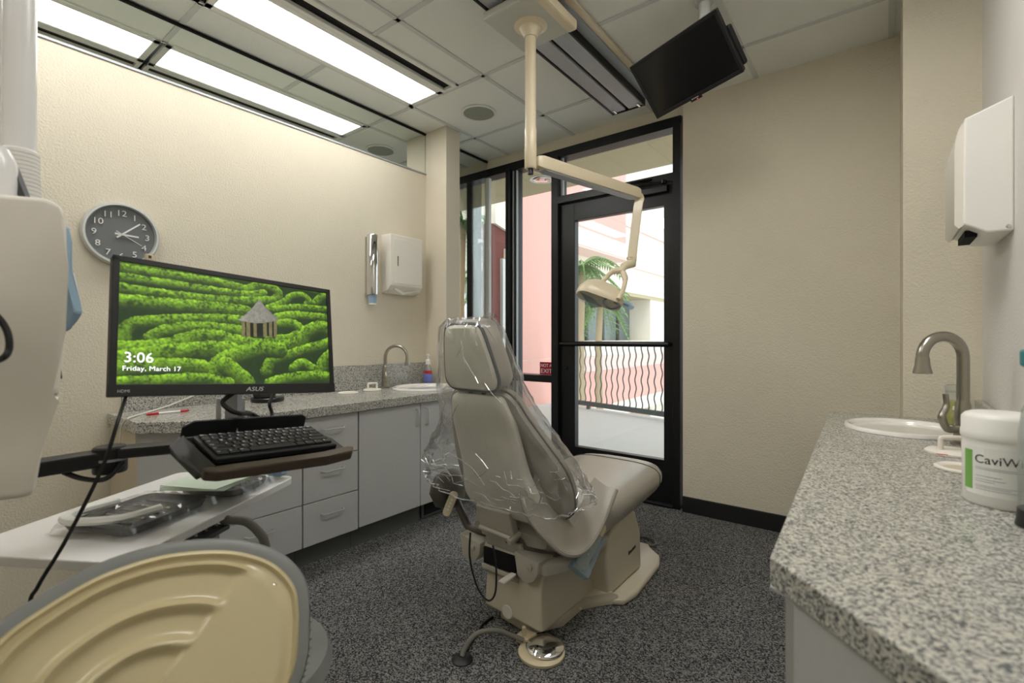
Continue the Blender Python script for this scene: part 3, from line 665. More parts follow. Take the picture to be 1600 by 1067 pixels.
# the picture: hedges drawn into a colour grid
import numpy as np
def screen_picture(nu, nv):
    rs = np.random.RandomState(3)
    U, V = np.meshgrid(np.linspace(0, 1, nu), np.linspace(0, 1, nv))     # V: 0 top
    def nz(sc, seed):
        r = np.random.RandomState(seed); g = r.rand(int(sc * nv / nu) + 3, sc + 3)
        y = V * sc * nv / nu; x = U * sc; iy = y.astype(int); ix = x.astype(int); fy = y - iy; fx = x - ix
        return (g[iy, ix] * (1 - fx) * (1 - fy) + g[iy, ix + 1] * fx * (1 - fy) + g[iy + 1, ix] * (1 - fx) * fy + g[iy + 1, ix + 1] * fx * fy)
    leaf = nz(150, 1) * .5 + nz(75, 2) * .3 + nz(30, 4) * .2
    img = np.zeros((nv, nu, 3)); img[:] = (.008, .028, .005); img *= (.5 + leaf)[..., None] * 1.2
    def uv(p): 
        x, y = p; yt = 172 + (x - 555) * .15; return (x - 535) / 990, (y - yt) / (748 - yt)
    hedges = [([(540, 170), (700, 192), (900, 215), (1100, 245), (1300, 270), (1540, 325)], 20), ([(540, 205), (750, 235), (950, 265), (1060, 292), (1130, 275), (1200, 288), (1235, 315), (1205, 350), (1120, 352)], 21), ([(540, 250), (700, 270), (900, 300), (1080, 322), (1150, 312)], 20),
        ([(1450, 365), (1500, 335), (1545, 330)], 20), ([(540, 300), (700, 325), (900, 345), (1050, 352), (1180, 348)], 22), ([(540, 362), (700, 375), (900, 388), (1060, 405)], 30), ([(1180, 385), (1260, 360), (1310, 328), (1370, 325), (1410, 350), (1400, 370)], 17),
        ([(1190, 395), (1350, 385), (1545, 402)], 19), ([(1230, 432), (1350, 425), (1545, 442)], 24), ([(550, 540), (575, 480), (650, 458), (800, 446), (950, 442), (1050, 450)], 26), ([(655, 535), (720, 495), (850, 480), (1000, 492), (1050, 505)], 25),
        ([(1250, 462), (1320, 468), (1352, 500), (1300, 532), (1180, 545)], 25), ([(530, 590), (700, 575), (820, 535), (900, 522), (1000, 548), (1100, 565), (1200, 575), (1330, 560), (1400, 505), (1480, 482), (1545, 505)], 34), ([(540, 640), (700, 610), (850, 590), (980, 590)], 40),
        ([(1545, 555), (1480, 570), (1380, 590), (1280, 615), (1190, 640), (1160, 690)], 26), ([(900, 700), (950, 645), (1050, 605), (1150, 585), (1230, 590)], 38), ([(540, 680), (700, 665), (850, 670)], 34), ([(1310, 675), (1360, 652), (1415, 675)], 24), ([(1545, 610), (1490, 650), (1460, 700)], 30),
        ([(1060, 740), (1000, 690), (960, 660)], 36), ([(530, 742), (700, 730), (850, 722), (975, 745)], 25), ([(1180, 745), (1300, 722), (1450, 716), (1545, 725)], 28)]
    asp = nu / nv
    for k, (pts, r) in enumerate(hedges):
        pts = [uv(p) for p in pts]; c3 = catmull([Vector((a, b, 0)) for a, b in pts], 8); r = r / 560 * 1.22
        best = np.full((nv, nu), 9.); off = np.zeros((nv, nu))
        for q in c3:
            dx = (U - q.x) * asp; dy = V - q.y; d = np.hypot(dx, dy * 1.0); m = d < best; best = np.where(m, d, best); off = np.where(m, dy, off)
        edge = r * (1 + .22 * (nz(60, 20 + k) - .5)); ins = best < edge
        sh = np.clip(.50 - off / r * .62, 0, 1) ** 1.5; sh = sh * np.clip(leaf * 2.6 - .62, .08, 1.5)
        colr = np.stack([.012 + .27 * sh, .035 + .52 * sh, .006 + .022 * sh], -1)
        img = np.where(ins[..., None], colr, img)
    # thatched hut
    x = 535 + U * 990; yt = 172 + (x - 555) * .15; y = yt + V * (748 - yt)
    post = np.zeros((nv, nu), bool)
    for px_, w_ in ((1048, 9), (1073, 10), (1107, 8), (1157, 9), (1188, 8), (1214, 8)): post |= (abs(x - px_) < w_) & (y > 435) & (y < 525)
    dark = (x > 1040) & (x < 1222) & (y > 440) & (y < 522); img[dark] *= .25
    img[post] = (.16, .14, .06); img[post] *= (.6 + leaf[post])[:, None]
    t_ = (y - 338) / (440 + 18 * np.cos((x - 1128) / 110 * 1.5) - 338); half = np.clip(t_, 0, 1) ** 1.15 * 108
    roof = (t_ > 0) & (t_ < 1) & (abs(x - 1130) < half); sh = .75 - .35 * (x - 1130) / 110 * .4
    img[roof] = np.stack([.34 * sh, .33 * sh, .28 * sh], -1)[roof] * (.55 + .8 * leaf[roof])[:, None]
    return img
NU, NV = 420, 236
pic = screen_picture(NU, NV); sx0, sx1, sy0, sy1 = -mw / 2 + .012, mw / 2 - .012, -mh / 2 + .025, mh / 2 - .012
vts = []; off = W(mon)
for j in range(NV):
    for i in range(NU): vts.append(mf(sx0 + (sx1 - sx0) * i / (NU - 1), sy1 + (sy0 - sy1) * j / (NV - 1), -.0012) - off)
fcs = [(j * NU + i, (j + 1) * NU + i, (j + 1) * NU + i + 1, j * NU + i + 1) for j in range(NV - 1) for i in range(NU - 1)]
me = bpy.data.meshes.new('screen'); me.from_pydata(vts, [], fcs); ca = me.color_attributes.new('pic', 'FLOAT_COLOR', 'POINT')
ca.data.foreach_set('color', np.concatenate([pic.reshape(-1, 3), np.ones((NU * NV, 1))], 1).astype(np.float32).ravel())
m = bpy.data.materials.new('screen_picture'); m.use_nodes = True; nt = m.node_tree; b = nt.nodes['Principled BSDF']; at = nt.nodes.new('ShaderNodeAttribute'); at.attribute_name = 'pic'
b.inputs['Base Color'].default_value = (.01, .01, .01, 1); b.inputs['Roughness'].default_value = .3; nt.links.new(at.outputs['Color'], b.inputs['Emission Color']); b.inputs['Emission Strength'].default_value = .55
o = bpy.data.objects.new('screen', me); COL.objects.link(o); o.parent = mon; me.materials.append(m)
SC = 1 / 990 * (sx1 - sx0)
obj('clock_text', text_bm('3:06', .033, (lambda x, y, z=0: mf(x + sx0 + .012, y + sy0 + .051, z - .0004)), .0001), 'text_glow', mon)
obj('date_text', text_bm('Friday, March 17', .0155, (lambda x, y, z=0: mf(x + sx0 + .010, y + sy0 + .032, z - .0004)), .0001, sx=1.08), 'text_glow', mon)
# webcam / clip on top edge
cl = mf(-.20, mh / 2, -.006); 
t = thing('sticky_clip', 'tiny beige clip perched on the top edge of the monitor', 'clip', cl)
obj('clip_body', fbox(mf, -.209, -.190, mh / 2 + .0005, mh / 2 + .018, -.012, -.002, .004), 'beige_plastic', t)
obj('clip_hole', fbox(mf, -.203, -.197, mh / 2 + .006, mh / 2 + .013, -.0022, -.0014), 'dark_print', t)

# keyboard in its tray
KT = [P(300, 679, D=1.162), P(488, 664, D=1.416), P(528, 693, D=1.333), P(335, 716, D=1.078)]
ku = ((KT[1] - KT[0]) + (KT[2] - KT[3])).normalized(); kv = (KT[0] - KT[3]) + (KT[1] - KT[2]); kv = (kv - ku * kv.dot(ku)).normalized()
kc = sum(KT, Vector()) / 4; kf = frame(kc, ku, kv); kw, kh = .312, .136
kn = ku.cross(kv)
arm = thing('monitor_arm', 'black jointed arm carrying the monitor post and the keyboard tray', 'monitor arm', kf(0, 0, -.06))
# tray
bm = B(); pts = [(-.205, -.005), (-.19, -.10), (.16, -.105), (.195, -.085), (.2, .02), (.155, .115), (-.165, .12), (-.2, .07)]
prism(bm, [kf(x, y, -.024) for x, y in pts], kn * -.007, .002, 1); obj('tray_plate', bm, 'black_plastic', arm)
bm = B(); prism(bm, [kf(x, .105, z) for x, z in ((-.165, -.022), (.158, -.022), (.158, .012), (.145, .02), (-.14, .02), (-.165, .005))], kv * .006, .002, 1); obj('tray_back_lip', bm, 'black_plastic', arm)
bm = B(); pr = [(-.19, -.088), (.10, -.09), (.185, -.082), (.2, -.07), (.2, -.085), (.18, -.108), (.10, -.118), (-.165, -.118), (-.19, -.105)]
prism(bm, [kf(x, y, -.008) for x, y in pr], kn * -.026, .005, 2); obj('palm_rest', bm, 'brown_edge', arm)
bm = B(); prism(bm, [kf(-.163, .1, -.008), kf(-.163, -.1, -.004), kf(-.195, -.085, -.03), kf(-.2, .06, -.03)], kn * -.012, .004, 1); obj('tray_side', bm, 'black_plastic', arm)
# keyboard
kb = thing('keyboard', 'compact black keyboard with white legends in the tray below the monitor', 'keyboard', kf(0, 0, -.018))
obj('case', fbox(kf, -kw / 2, kw / 2, -kh / 2, kh / 2, -.018, -.002, .004), 'black_plastic', kb)
rows = [(['Esc'] + ['F%d' % i for i in range(1, 13)] + ['Del'], .7), (list('`1234567890-=') + ['<'], 1), (['Tab'] + list('QWERTYUIOP[]') + ['\\'], 1), (['Cap'] + list("ASDFGHJKL;'") + ['Ent'], 1), (['Shf'] + list('ZXCVBNM,./') + ['^'], 1), (['Ctl', 'Fn', 'Alt', '', '', '<', 'v', '>'], 1)]
y = kh / 2 - .008; uk = (kw - .016) / 15.0; keymesh = {}
for ri, (ks, hf) in enumerate(rows):
    n = len(ks); hgt = .0205 * hf * .95; wds = [1.] * n
    if ri == 0: wds = [15 / 14.] * n
    if ri == 1: wds[-1] = 2.
    if ri == 2: wds[0] = 1.5; wds[-1] = 1.5 - .5 + .5
    if ri == 3: wds[0] = 1.75; wds[-1] = 2.25
    if ri == 4: wds[0] = 2.25; wds[-1] = 2.75
    if ri == 5: wds = [1.4, 1.2, 1.2, 6., 1.3, 1.3, 1.3, 1.3]
    sc_ = 15.0 / sum(wds); x = -kw / 2 + .008
    for k_, wd in zip(ks, wds):
        wd *= uk * sc_; kx, ky = x + wd / 2, y - hgt / 2; x += wd
        key = (round(wd, 4), round(hgt, 4))
        if key not in keymesh:
            tb = box((-wd / 2 + .0012, -hgt / 2 + .0012, 0), (wd / 2 - .0012, hgt / 2 - .0012, .006), .0014, 1)
            for v in tb.verts: v.co = ku * v.co.x + kv * v.co.y + kn * v.co.z
            ko = obj('key', tb, 'black_plastic', None, origin=(0, 0, 0)); keymesh[key] = ko.data
        else:
            ko = bpy.data.objects.new('key', keymesh[key]); COL.objects.link(ko)
        ko.parent = kb; ko.location = kf(kx, ky, -.0025) - W(kb)
        if k_:
            sz = .0085 if len(k_) == 1 else .0058
            obj('legend', text_bm(k_, sz, (lambda X_, Y_, Z_=0: kf(kx - wd / 2 + .0032 + X_, ky - .001 + Y_, .0037 + Z_)), .0001), 'white_print', ko)
    y -= hgt + .0008
# arm: post, joints and links
mb = mf(.005, -.09, -.05)
pb_ = Vector((mb.x, mb.y, kc.z - .05))
bm = B(); tube(bm, [pb_, mb + Vector((0, 0, .02))], .022, 4); obj('post', bm, 'alu_dull', arm)
for dx in (-.032, .028):
    p0 = pb_ + mu * dx + Vector((-0.014, 0, .03)); bm = B(); bx(bm, p0 - Vector((.004, .006, .0)), p0 + Vector((.004, .006, .12)), .002); obj('post_plate', bm, 'silver', arm)
bm = B(); prism(bm, [pb_ + Vector((-.03, -.04, 0)), pb_ + Vector((.09, -.04, -.005)), pb_ + Vector((.09, .05, -.005)), pb_ + Vector((-.03, .05, 0))], (0, 0, .03), .004); obj('tray_mount', bm, 'black_plastic', arm)
e0 = P(172, 708, D=1.17); e1 = P(310, 704, D=1.25)
def slab_link(a, b, hw, z0, z1, bev=.006):
    d = (b - a); d.z = 0; d.normalize(); n = Vector((-d.y, d.x, 0)) * hw; bm = B(); prism(bm, [a - n + Vector((0, 0, z0)), b - n + Vector((0, 0, z0)), b + n + Vector((0, 0, z0)), a + n + Vector((0, 0, z0))], (0, 0, z1 - z0), bev); return bm
obj('upper_link', slab_link(e0, pb_ + Vector((0, 0, e0.z - pb_.z)), .028, -.012, .014), 'black_plastic', arm)
bm = B(); lathe(bm, [(.033, -.045), (.034, -.042), (.034, .014), (.03, .018), (.001, .018)], e0, seg=28); obj('elbow', bm, 'black_plastic', arm, True)
bm = B(); lathe(bm, [(.0345, -.016), (.0345, -.010)], e0, seg=28); obj('elbow_band', bm, 'alu_dull', arm, True)
e2 = P(20, 737, D=1.08)
obj('lower_link', slab_link(e2, e0 + Vector((0, 0, e2.z - e0.z + .012)), .03, -.018, .018), 'black_plastic', arm)
bm = B(); tube(bm, catmull([P(100, 738, D=1.12), P(130, 748, D=1.12), P(165, 748, D=1.13), P(192, 722, D=1.16)], 6), .006, 8); obj('arm_cable', bm, 'cable_black', arm, True)
bm = B(); tube(bm, catmull([mf(-.01, -.155, -.014), P(348, 628, D=1.235), P(360, 641, D=1.235), P(373, 645.5, D=1.255), P(387, 647, D=1.33), P(399, 651, D=1.40), P(408, 662, D=1.42)], 6), .006, 8); obj('video_cable', bm, 'cable_black', mon, True)
bm = B(); tube(bm, catmull([mf(.10, -.155, -.02), P(421, 630, D=1.42), P(425, 645, D=1.42), P(424, 656, D=1.40)], 6), .005, 8); obj('power_cable', bm, 'cable_black', mon, True)
bm = B(); tube(bm, catmull([P(355, 648, D=1.34), P(385, 644, D=1.36), P(403, 652, D=1.36), P(412, 662, D=1.36)], 6), .006, 8); obj('data_cable', bm, 'cable_black', mon, True)
bm = B(); tube(bm, catmull([mf(-mw / 2 + .04, -mh / 2 + .01, -.03), P(185, 655, D=1.0), P(160, 730, D=.98), P(105, 840, D=.95), P(60, 915, D=.93), P(45, 960, D=.93), Vector((-1.30, .16, .30)), Vector((-1.31, .15, .03)), Vector((-1.34, .12, .006)), Vector((-1.42, .06, .006))], 8), .0036, 8); o = obj('hanging_cable', bm, 'cable_black', None, True); tag(o, 'thin black cable hanging from the monitor across the white table', 'cable')

# ================================================================== TABLE WITH BAGGED TRAYS
TZ = .62
tA, tB = P(281, 737, Z=TZ), P(456, 746, Z=TZ); tv = (P(0, 833, Z=TZ) - tA).normalized(); tu = Vector((-tv.y, tv.x, 0)); tw = (tB - tA).dot(tu); tl = .64
if tv.y > 0: tv = -tv
tf = lambda x, y, z=0.: tA + tu * x + tv * y + Vector((0, 0, z))
tb = thing('instrument_table', 'white instrument table with rounded corners under the keyboard tray', 'table', tf(tw / 2, tl / 2, -TZ))
bm = B(); rr = rrect(tw, tl, .03, 4); prism(bm, [tf(x + tw / 2, y + tl / 2, -.022) for x, y in rr], (0, 0, .022), .003, 2); obj('table_top', bm, 'white_gloss', tb)
bm = B(); prism(bm, [tf(x, y, -.052) for x, y in ((.06, .1), (tw - .06, .1), (tw - .06, tl - .1), (.06, tl - .1))], (0, 0, .03), .004); obj('under_frame', bm, 'white_metal', tb)
pc = tf(tw * .35, tl * .55, -TZ); bm = B(); lathe(bm, [(.035, .03), (.035, TZ - .05)], pc, seg=24); obj('post', bm, 'white_metal', tb, True)
bm = B(); lathe(bm, [(.20, 0), (.20, .02), (.15, .035), (.04, .05)], pc, seg=40); obj('base', bm, 'white_metal', tb, True)
hp = P(352, 800, Z=.585)
bm = B(); tube(bm, catmull([tf(tw - .03, .30, -.04), P(355, 812, D=1.30), P(385, 815, D=1.32), P(405, 832, D=1.32), P(414, 850, D=1.32), P(418, 900, D=1.30), P(395, 960, D=1.30), pc + tu * .16 + Vector((0, 0, .14)), pc + tu * .10 + Vector((0, 0, .045))], 6), .012, 10); obj('hose', bm, 'hose_grey', tb, True)
for k in range(3):
    q = tf(tw - .035, .33 + .035 * k, -.045); bm = B(); lathe(bm, [(.004, -.07), (.009, -.05), (.010, -.01), (.006, .01)], q, axis=(.35, -.2, 1), seg=14); obj('handpiece', bm, 'chrome', tb, True)
bm = B(); prism(bm, [tf(tw - .06, .30, -.05), tf(tw - .012, .30, -.05), tf(tw - .012, .43, -.05), tf(tw - .06, .43, -.05)], (0, 0, -.012), .003); obj('holder', bm, 'trim_grey', tb)
def tray(name, cx, cy, w_, l_, ang, label, grp, fold):
    c = P(cx, cy, Z=TZ + .001); u = (tu * math.cos(ang) + tv * math.sin(ang)); v = (tv * math.cos(ang) - tu * math.sin(ang)); f = lambda x, y, z=0.: c + u * x + v * y + Vector((0, 0, z))
    t = thing(name, label, 'instrument tray', c, grp)
    rings = [[f(x * s, y * s, z) for x, y in rrect(w_, l_, .03, 4)] for s, z in ((.90, .003), (.93, .004), (1.0, .022), (.985, .023), (.93, .010), (.9, .008))]
    bm = B(); loft(bm, rings); obj('tray', bm, 'trim_grey', t, True)
    for k in range(5):
        y0 = -l_ * .32 + k * l_ * .15; bm = B(); tube(bm, [f(-w_ * .33, y0, .016), f(w_ * .3, y0 + .012, .018)], .0035, 8); obj('instrument', bm, 'chrome' if k % 2 else 'hose_grey', t, True)
    n = 20; bm = B(); g = []
    for i in range(n + 1):
        row = []
        for j in range(n + 1):
            x, y = (i / n - .5) * w_ * 1.18, (j / n - .5) * l_ * 1.10; ex = max(abs(x) / (w_ * .59), abs(y) / (l_ * .55))
            z = (.030 if ex < .86 else .030 * max(0, (1 - ex) / .14)) + .012 * abs(mnoise.noise(Vector((x * 34, y * 34, fold)))) + .004 * mnoise.noise(Vector((x * 90, y * 90, fold)))
            row.append(bm.verts.new(f(x, y, max(z, .0015))))
        g.append(row)
    for i in range(n):
        for j in range(n): bm.faces.new((g[i][j], g[i + 1][j], g[i + 1][j + 1], g[i][j + 1]))
    obj('plastic_bag', bm, 'film', t)
    return t, f
t1, f1 = tray('instrument_tray', 220, 809, .20, .245, .06, 'bagged grey instrument tray with rolled white fold on the white table', None, 1)
bm = B(); tube(bm, catmull([f1(-.095, -.02, .030), f1(-.1, .09, .034), f1(-.06, .125, .034), f1(0, .12, .036), f1(.05, .09, .036), f1(.08, .02, .038)], 5), .014, 8, flat=.7); obj('rolled_fold', bm, 'paper_white', t1, True)
t2, f2 = tray('instrument_tray', 352, 764, .19, .165, .05, 'bagged grey instrument tray lying under the pale green papers', None, 5)
g0 = P(325, 755, Z=TZ + .052)
bm = B()
for k in range(4):
    a = .06 * k - .1; cc2 = g0 + Vector((0, 0, .0025 * k)); u = tu * math.cos(a) + tv * math.sin(a); v = tv * math.cos(a) - tu * math.sin(a)
    prism(bm, [cc2 - u * .09 - v * .07, cc2 + u * .09 - v * .065, cc2 + u * .088 + v * .07, cc2 - u * .088 + v * .068], (0, 0, .0015))
o = obj('paper_stack', bm, 'paper_green', None); tag(o, 'pale green folded paper bibs on the bagged tray', 'paper')
bm = B(); g = []
for i in range(13):
    a = 2 * math.pi * i / 12; row = []
    for j in range(7):
        b_ = math.pi * j / 6; r = .038 * (1 + .35 * mnoise.noise(Vector((3 * math.cos(a), 3 * math.sin(a), 2.2 * b_))))
        row.append(tf(tw * .88, .040, .008) + tu * (r * 1.3 * math.cos(a) * math.sin(b_)) + tv * (r * math.sin(a) * math.sin(b_)) + Vector((0, 0, .024 + .6 * r * math.cos(b_))))
    g.append(row)
loft(bm, g[:-1] + [g[0]], closed=False, cap=False); o = obj('plastic_wrap', bm, 'blue_film', None, True); tag(o, 'crumpled blue plastic wrap at the corner of the white table', 'plastic wrap')

# ================================================================== DENTAL CHAIR
ch = thing('dental_chair', 'taupe vinyl dental chair with beige shell, reclined back and floor base', 'dental chair', (-1.09, 1.85, 0))
XC = -1.11
def back_pt(px, py): return PP(px, py, 1.40, .35, .42)
BN = Vector((0, 1, .35)).normalized()                   # towards the patient side
bl = lambda x, z, d=0.: Vector((XC + x, 1.40 - .35 * (z - .42), z)) + BN * d
# rear shell of the backrest
def outline(half):                                      # half: (halfwidth, z) bottom to top -> closed outline
    return [(w_, z) for w_, z in half] + [(-w_, z) for w_, z in half[::-1]]
def smooth_half(pts, k=4):
    c3 = catmull([Vector((a, 0, b)) for a, b in pts], k); return [(p.x, p.z) for p in c3]
sh = smooth_half([(.06, .425), (.13, .432), (.168, .475), (.172, .52), (.150, .61), (.143, .70), (.137, .80), (.120, .865), (.10, .885), (.05, .89)])
def plate(half, d_prof, f):
    """rounded plate: rings of the outline scaled a little along depth"""
    ol = outline(half); cz = sum(z for _, z in ol) / len(ol); rings = []
    for s, d in d_prof: rings.append([f(x * s, cz + (z - cz) * s, d) for x, z in ol])
    bm = B(); loft(bm, rings); return bm
obj('back_shell', plate(sh, [(.02, -.018), (.5, -.017), (.86, -.014), (.96, -.008), (1, 0), (1, .02)], bl), 'shell', ch, True)
# upholstery of the backrest: wide wings curving forward
up = smooth_half([(.10, .40), (.235, .43), (.262, .50), (.252, .60), (.215, .70), (.172, .80), (.145, .865), (.11, .893), (.05, .90)])
def wing(x, z, d): return bl(x, z, d + 1.2 * max(0, abs(x) - .13) ** 1.5)
obj('back_cushion', plate(up, [(.9, .012), (.98, .016), (1.0, .035), (.99, .06), (.94, .075), (.7, .08), (.3, .07), (.02, .068)], wing), 'vinyl', ch, True)
ol = [wing(x, z, .034) for x, z in outline(up)]
bm = B(); tube(bm, ol + [ol[0]], .004, 6); obj('back_piping', bm, 'vinyl_dark', ch, True)
# headrest
hl = lambda x, z, d=0.: Vector((XC + x, 1.215 - .25 * (z - .93), z)) + Vector((0, 1, .25)).normalized() * d
hd = smooth_half([(.05, .905), (.098, .91), (.118, .935), (.116, .975), (.100, 1.05), (.085, 1.105), (.066, 1.125), (.03, 1.13)])
def hoff(f, dx): return lambda x, z, d: f(x + dx, z, d)
obj('headrest_panel', plate(hd, [(.02, -.014), (.6, -.013), (.9, -.009), (.97, 0), (.97, .014)], hl), 'shell', ch, True)
hr = [hl(x * 1.0, z, .006) for x, z in outline(hd)]
bm = B(); tube(bm, hr + [hr[0]], .006, 8); obj('headrest_trim', bm, 'trim_grey', ch, True)
obj('headrest_cushion', plate([(x * 1.03, (z - 1.02) * 1.03 + 1.02) for x, z in hd], [(.97, .008), (1.0, .02), (1.02, .05), (.98, .08), (.85, .095), (.4, .09), (.02, .088)], hl), 'vinyl', ch, True)
bm = B()
for x in (-.03, .03): bx(bm, bl(x - .008, .86, .01), bl(x + .008, .93, .022))
obj('headrest_bars', bm, 'trim_grey', ch)
# hinge bracket below the back
bm = B(); prism(bm, [bl(-.115, .46, -.024), bl(.045, .46, -.024), bl(.05, .345, -.034), bl(-.11, .345, -.034)], BN * .035, .004); obj('back_bracket', bm, 'bracket', ch)
bm = B(); tube(bm, [bl(-.10, .385, -.042), bl(.045, .375, -.042)], .009, 10); obj('bracket_bar', bm, 'bracket', ch, True)
bm = B(); tube(bm, [bl(.042, .368, -.055), bl(.055, .368, .0)], .011, 12); obj('bracket_pin', bm, 'bracket', ch, True)
bm = B()
loft(bm, [[Vector((XC - .10 + i * .0, 0, 0)) + Vector((x, y, z)) for x, y, z in r] for i, r in enumerate([[(-.0, 1.405, .335), (.17, 1.405, .335), (.17, 1.425, .335), (-.0, 1.425, .335)], [(-.0, 1.415, .29), (.17, 1.415, .29), (.17, 1.44, .29), (-.0, 1.44, .29)], [(.02, 1.47, .245), (.16, 1.47, .245), (.16, 1.50, .25), (.02, 1.50, .25)]])])
obj('curved_link', bm, 'bracket', ch, True)
# seat with leg rest: one lofted pad along Y
secs = [(1.42, .17, .33, .375), (1.48, .215, .30, .42), (1.58, .25, .285, .445), (1.72, .262, .29, .45), (1.90, .262, .30, .452), (2.08, .262, .315, .458), (2.24, .258, .325, .466), (2.35, .24, .335, .462), (2.42, .20, .355, .448), (2.445, .14, .38, .432)]
rings = []
for y, hw, z0, z1 in secs:
    r = []; n = 28; zc, hh = (z0 + z1) / 2, (z1 - z0) / 2
    for k in range(n):
        a = 2 * math.pi * k / n; ca_, sa = math.cos(a), math.sin(a); e = .55
        r.append((XC + hw * math.copysign(abs(ca_) ** e, ca_), y, zc + hh * math.copysign(abs(sa) ** (.7 if sa > 0 else .6), sa) + (.006 if sa > 0 else 0) * 0))
    rings.append(r)
rr2 = []
for a, b in zip(rings, rings[1:]):
    rr2.append(a); rr2.append([tuple((Vector(p) + Vector(q)) / 2) for p, q in zip(a, b)])
rr2.append(rings[-1]); bm = B(); loft(bm, rr2); obj('seat_cushion', bm, 'vinyl', ch, True)
# seam of the toe end
y = 2.30; k_ = [2 * math.pi * i / 40 for i in range(41)]
def sec_at(y):
    for (a, b) in zip(secs, secs[1:]):
        if a[0] <= y <= b[0]:
            t = (y - a[0]) / (b[0] - a[0]); return [a[i] + (b[i] - a[i]) * t for i in range(4)]
s = sec_at(y); pts = []
for i in range(0, 25):
    a = math.radians(-20 + 220 * i / 24); ca_, sa = math.cos(a), math.sin(a)
    pts.append((XC + (s[1] + .001) * math.copysign(abs(ca_) ** .55, ca_), y, (s[2] + s[3]) / 2 + ((s[3] - s[2]) / 2 + .001) * math.copysign(abs(sa) ** (.7 if sa > 0 else .6), sa)))
bm = B(); tube(bm, pts, .0025, 6); obj('toe_seam', bm, 'vinyl_dark', ch, True)
# dark lower seat pan
bm = B(); loft(bm, [[(XC + hw * math.cos(2 * math.pi * k / 20), yc_ + hy * math.sin(2 * math.pi * k / 20), z) for k in range(20)] for hw, hy, yc_, z in ((.15, .12, 1.60, .27), (.20, .17, 1.59, .285), (.232, .195, 1.60, .33), (.225, .19, 1.61, .38), (.18, .15, 1.63, .41))]); obj('seat_pan', bm, 'vinyl_dark', ch, True)
# sling arm on the right: scooped upholstered strap
oD = [1.68, 1.64, 1.60, 1.60, 1.68, 1.78, 1.88]; iD = [1.70, 1.71, 1.72, 1.75, 1.84, 1.92, 1.96]
oc = catmull([P(x, y, D=d) for (x, y), d in zip([(815, 765), (822, 800), (850, 838), (885, 866), (915, 858), (940, 820), (962, 765)], oD)], 6)
ic = catmull([P(x, y, D=d) for (x, y), d in zip([(836, 735), (862, 775), (882, 806), (894, 822), (905, 795), (918, 765), (930, 748)], iD)], 6)
g = []
for i, (a, b) in enumerate(zip(oc, ic)):
    row = []
    for j in range(9):
        s_2 = j / 8; p = a.lerp(b, s_2); row.append(p + Vector((.012, -.006, -.010)) * math.sin(math.pi * s_2))
    g.append(row)
bm = B(); rings = []
for i, row in enumerate(g):
    d = (g[min(i + 1, len(g) - 1)][4] - g[max(i - 1, 0)][4]).normalized(); nn = (row[-1] - row[0]).normalized().cross(d).normalized() * .010
    rings.append([p + nn for p in row] + [p - nn for p in row[::-1]])
loft(bm, rings); obj('arm_sling', bm, 'vinyl', ch, True)
bm = B(); tube(bm, oc, .010, 8); obj('sling_edge', bm, 'vinyl', ch, True)
# left arm pad with pendant
lp = P(700, 754, Y=1.43)
bm = B(); loft(bm, [[lp + Vector((dx * math.cos(2 * math.pi * k / 18), dy * math.sin(2 * math.pi * k / 18) + sy_, z)) for k in range(18)] for dx, dy, sy_, z in ((.02, .04, .01, -.10), (.042, .075, .01, -.085), (.050, .095, .0, -.03), (.042, .085, .0, .015), (.028, .06, .0, .045), (.008, .03, .0, .055))]); obj('arm_pad', bm, 'vinyl_dark', ch, True)
def pendant(top, bot, wd, par, film=False):
    ax = (top - bot).normalized(); sd = ax.cross(Vector((-.6, .8, 0))).normalized(); nn = sd.cross(ax).normalized()
    f = lambda x, y, z=0.: bot + sd * x + ax * y + nn * z
    L2 = (top - bot).length; bm = B(); pr = [(x, y + L2 / 2) for x, y in rrect(wd, L2, wd * .42, 4)]
    prism(bm, [f(x, y, -.009) for x, y in pr], nn * .018, .003); rem = obj('control_pendant', bm, 'beige_plastic', par)
    for k in range(4):
        for sgn in (-1, 1):
            bm = B(); lathe(bm, [(.0052, -.012), (.0052, .0105), (.003, .0115)], f(0, L2 * (.28 + .13 * k), 0), nn, 12); 
        obj('button', bm, 'white_plastic', rem, True)
        bm = B(); lathe(bm, [(.0052, -.0105), (.0052, -.0085)], f(0, L2 * (.28 + .13 * k), -.001), nn, 12); obj('button', bm, 'grey_print', rem, True)
    return rem, f, L2
pendant(P(711, 768, D=1.90), P(696, 806, D=1.88), .033, ch)
bm = B(); tube(bm, [lp + Vector((.01, -.02, -.07)), P(709, 775, D=1.91)], .014, 8); obj('pendant_holder', bm, 'black_plastic', ch, True)
bm = B(); tube(bm, catmull([lp + Vector((.01, .03, -.06)), P(721, 800, D=1.98), P(735, 825, D=1.95), P(762, 830, D=1.90)], 5), .016, 10); obj('left_arm_tube', bm, 'vinyl_dark', ch, True)
# right pendant in its blue sleeve
rm, f, L2 = pendant(P(942, 818, X=-.86), P(905, 888, X=-.86), .040, ch)
bm = B(); pr = [(-.042, -.012), (.034, -.022), (.04, L2 * .72), (-.03, L2 * .74)]
prism(bm, [f(x, y, -.016) for x, y in pr], (f(0, 0, 1) - f(0, 0, 0)) * .032, .002, 1); obj('blue_sleeve', bm, 'film_blue', rm)
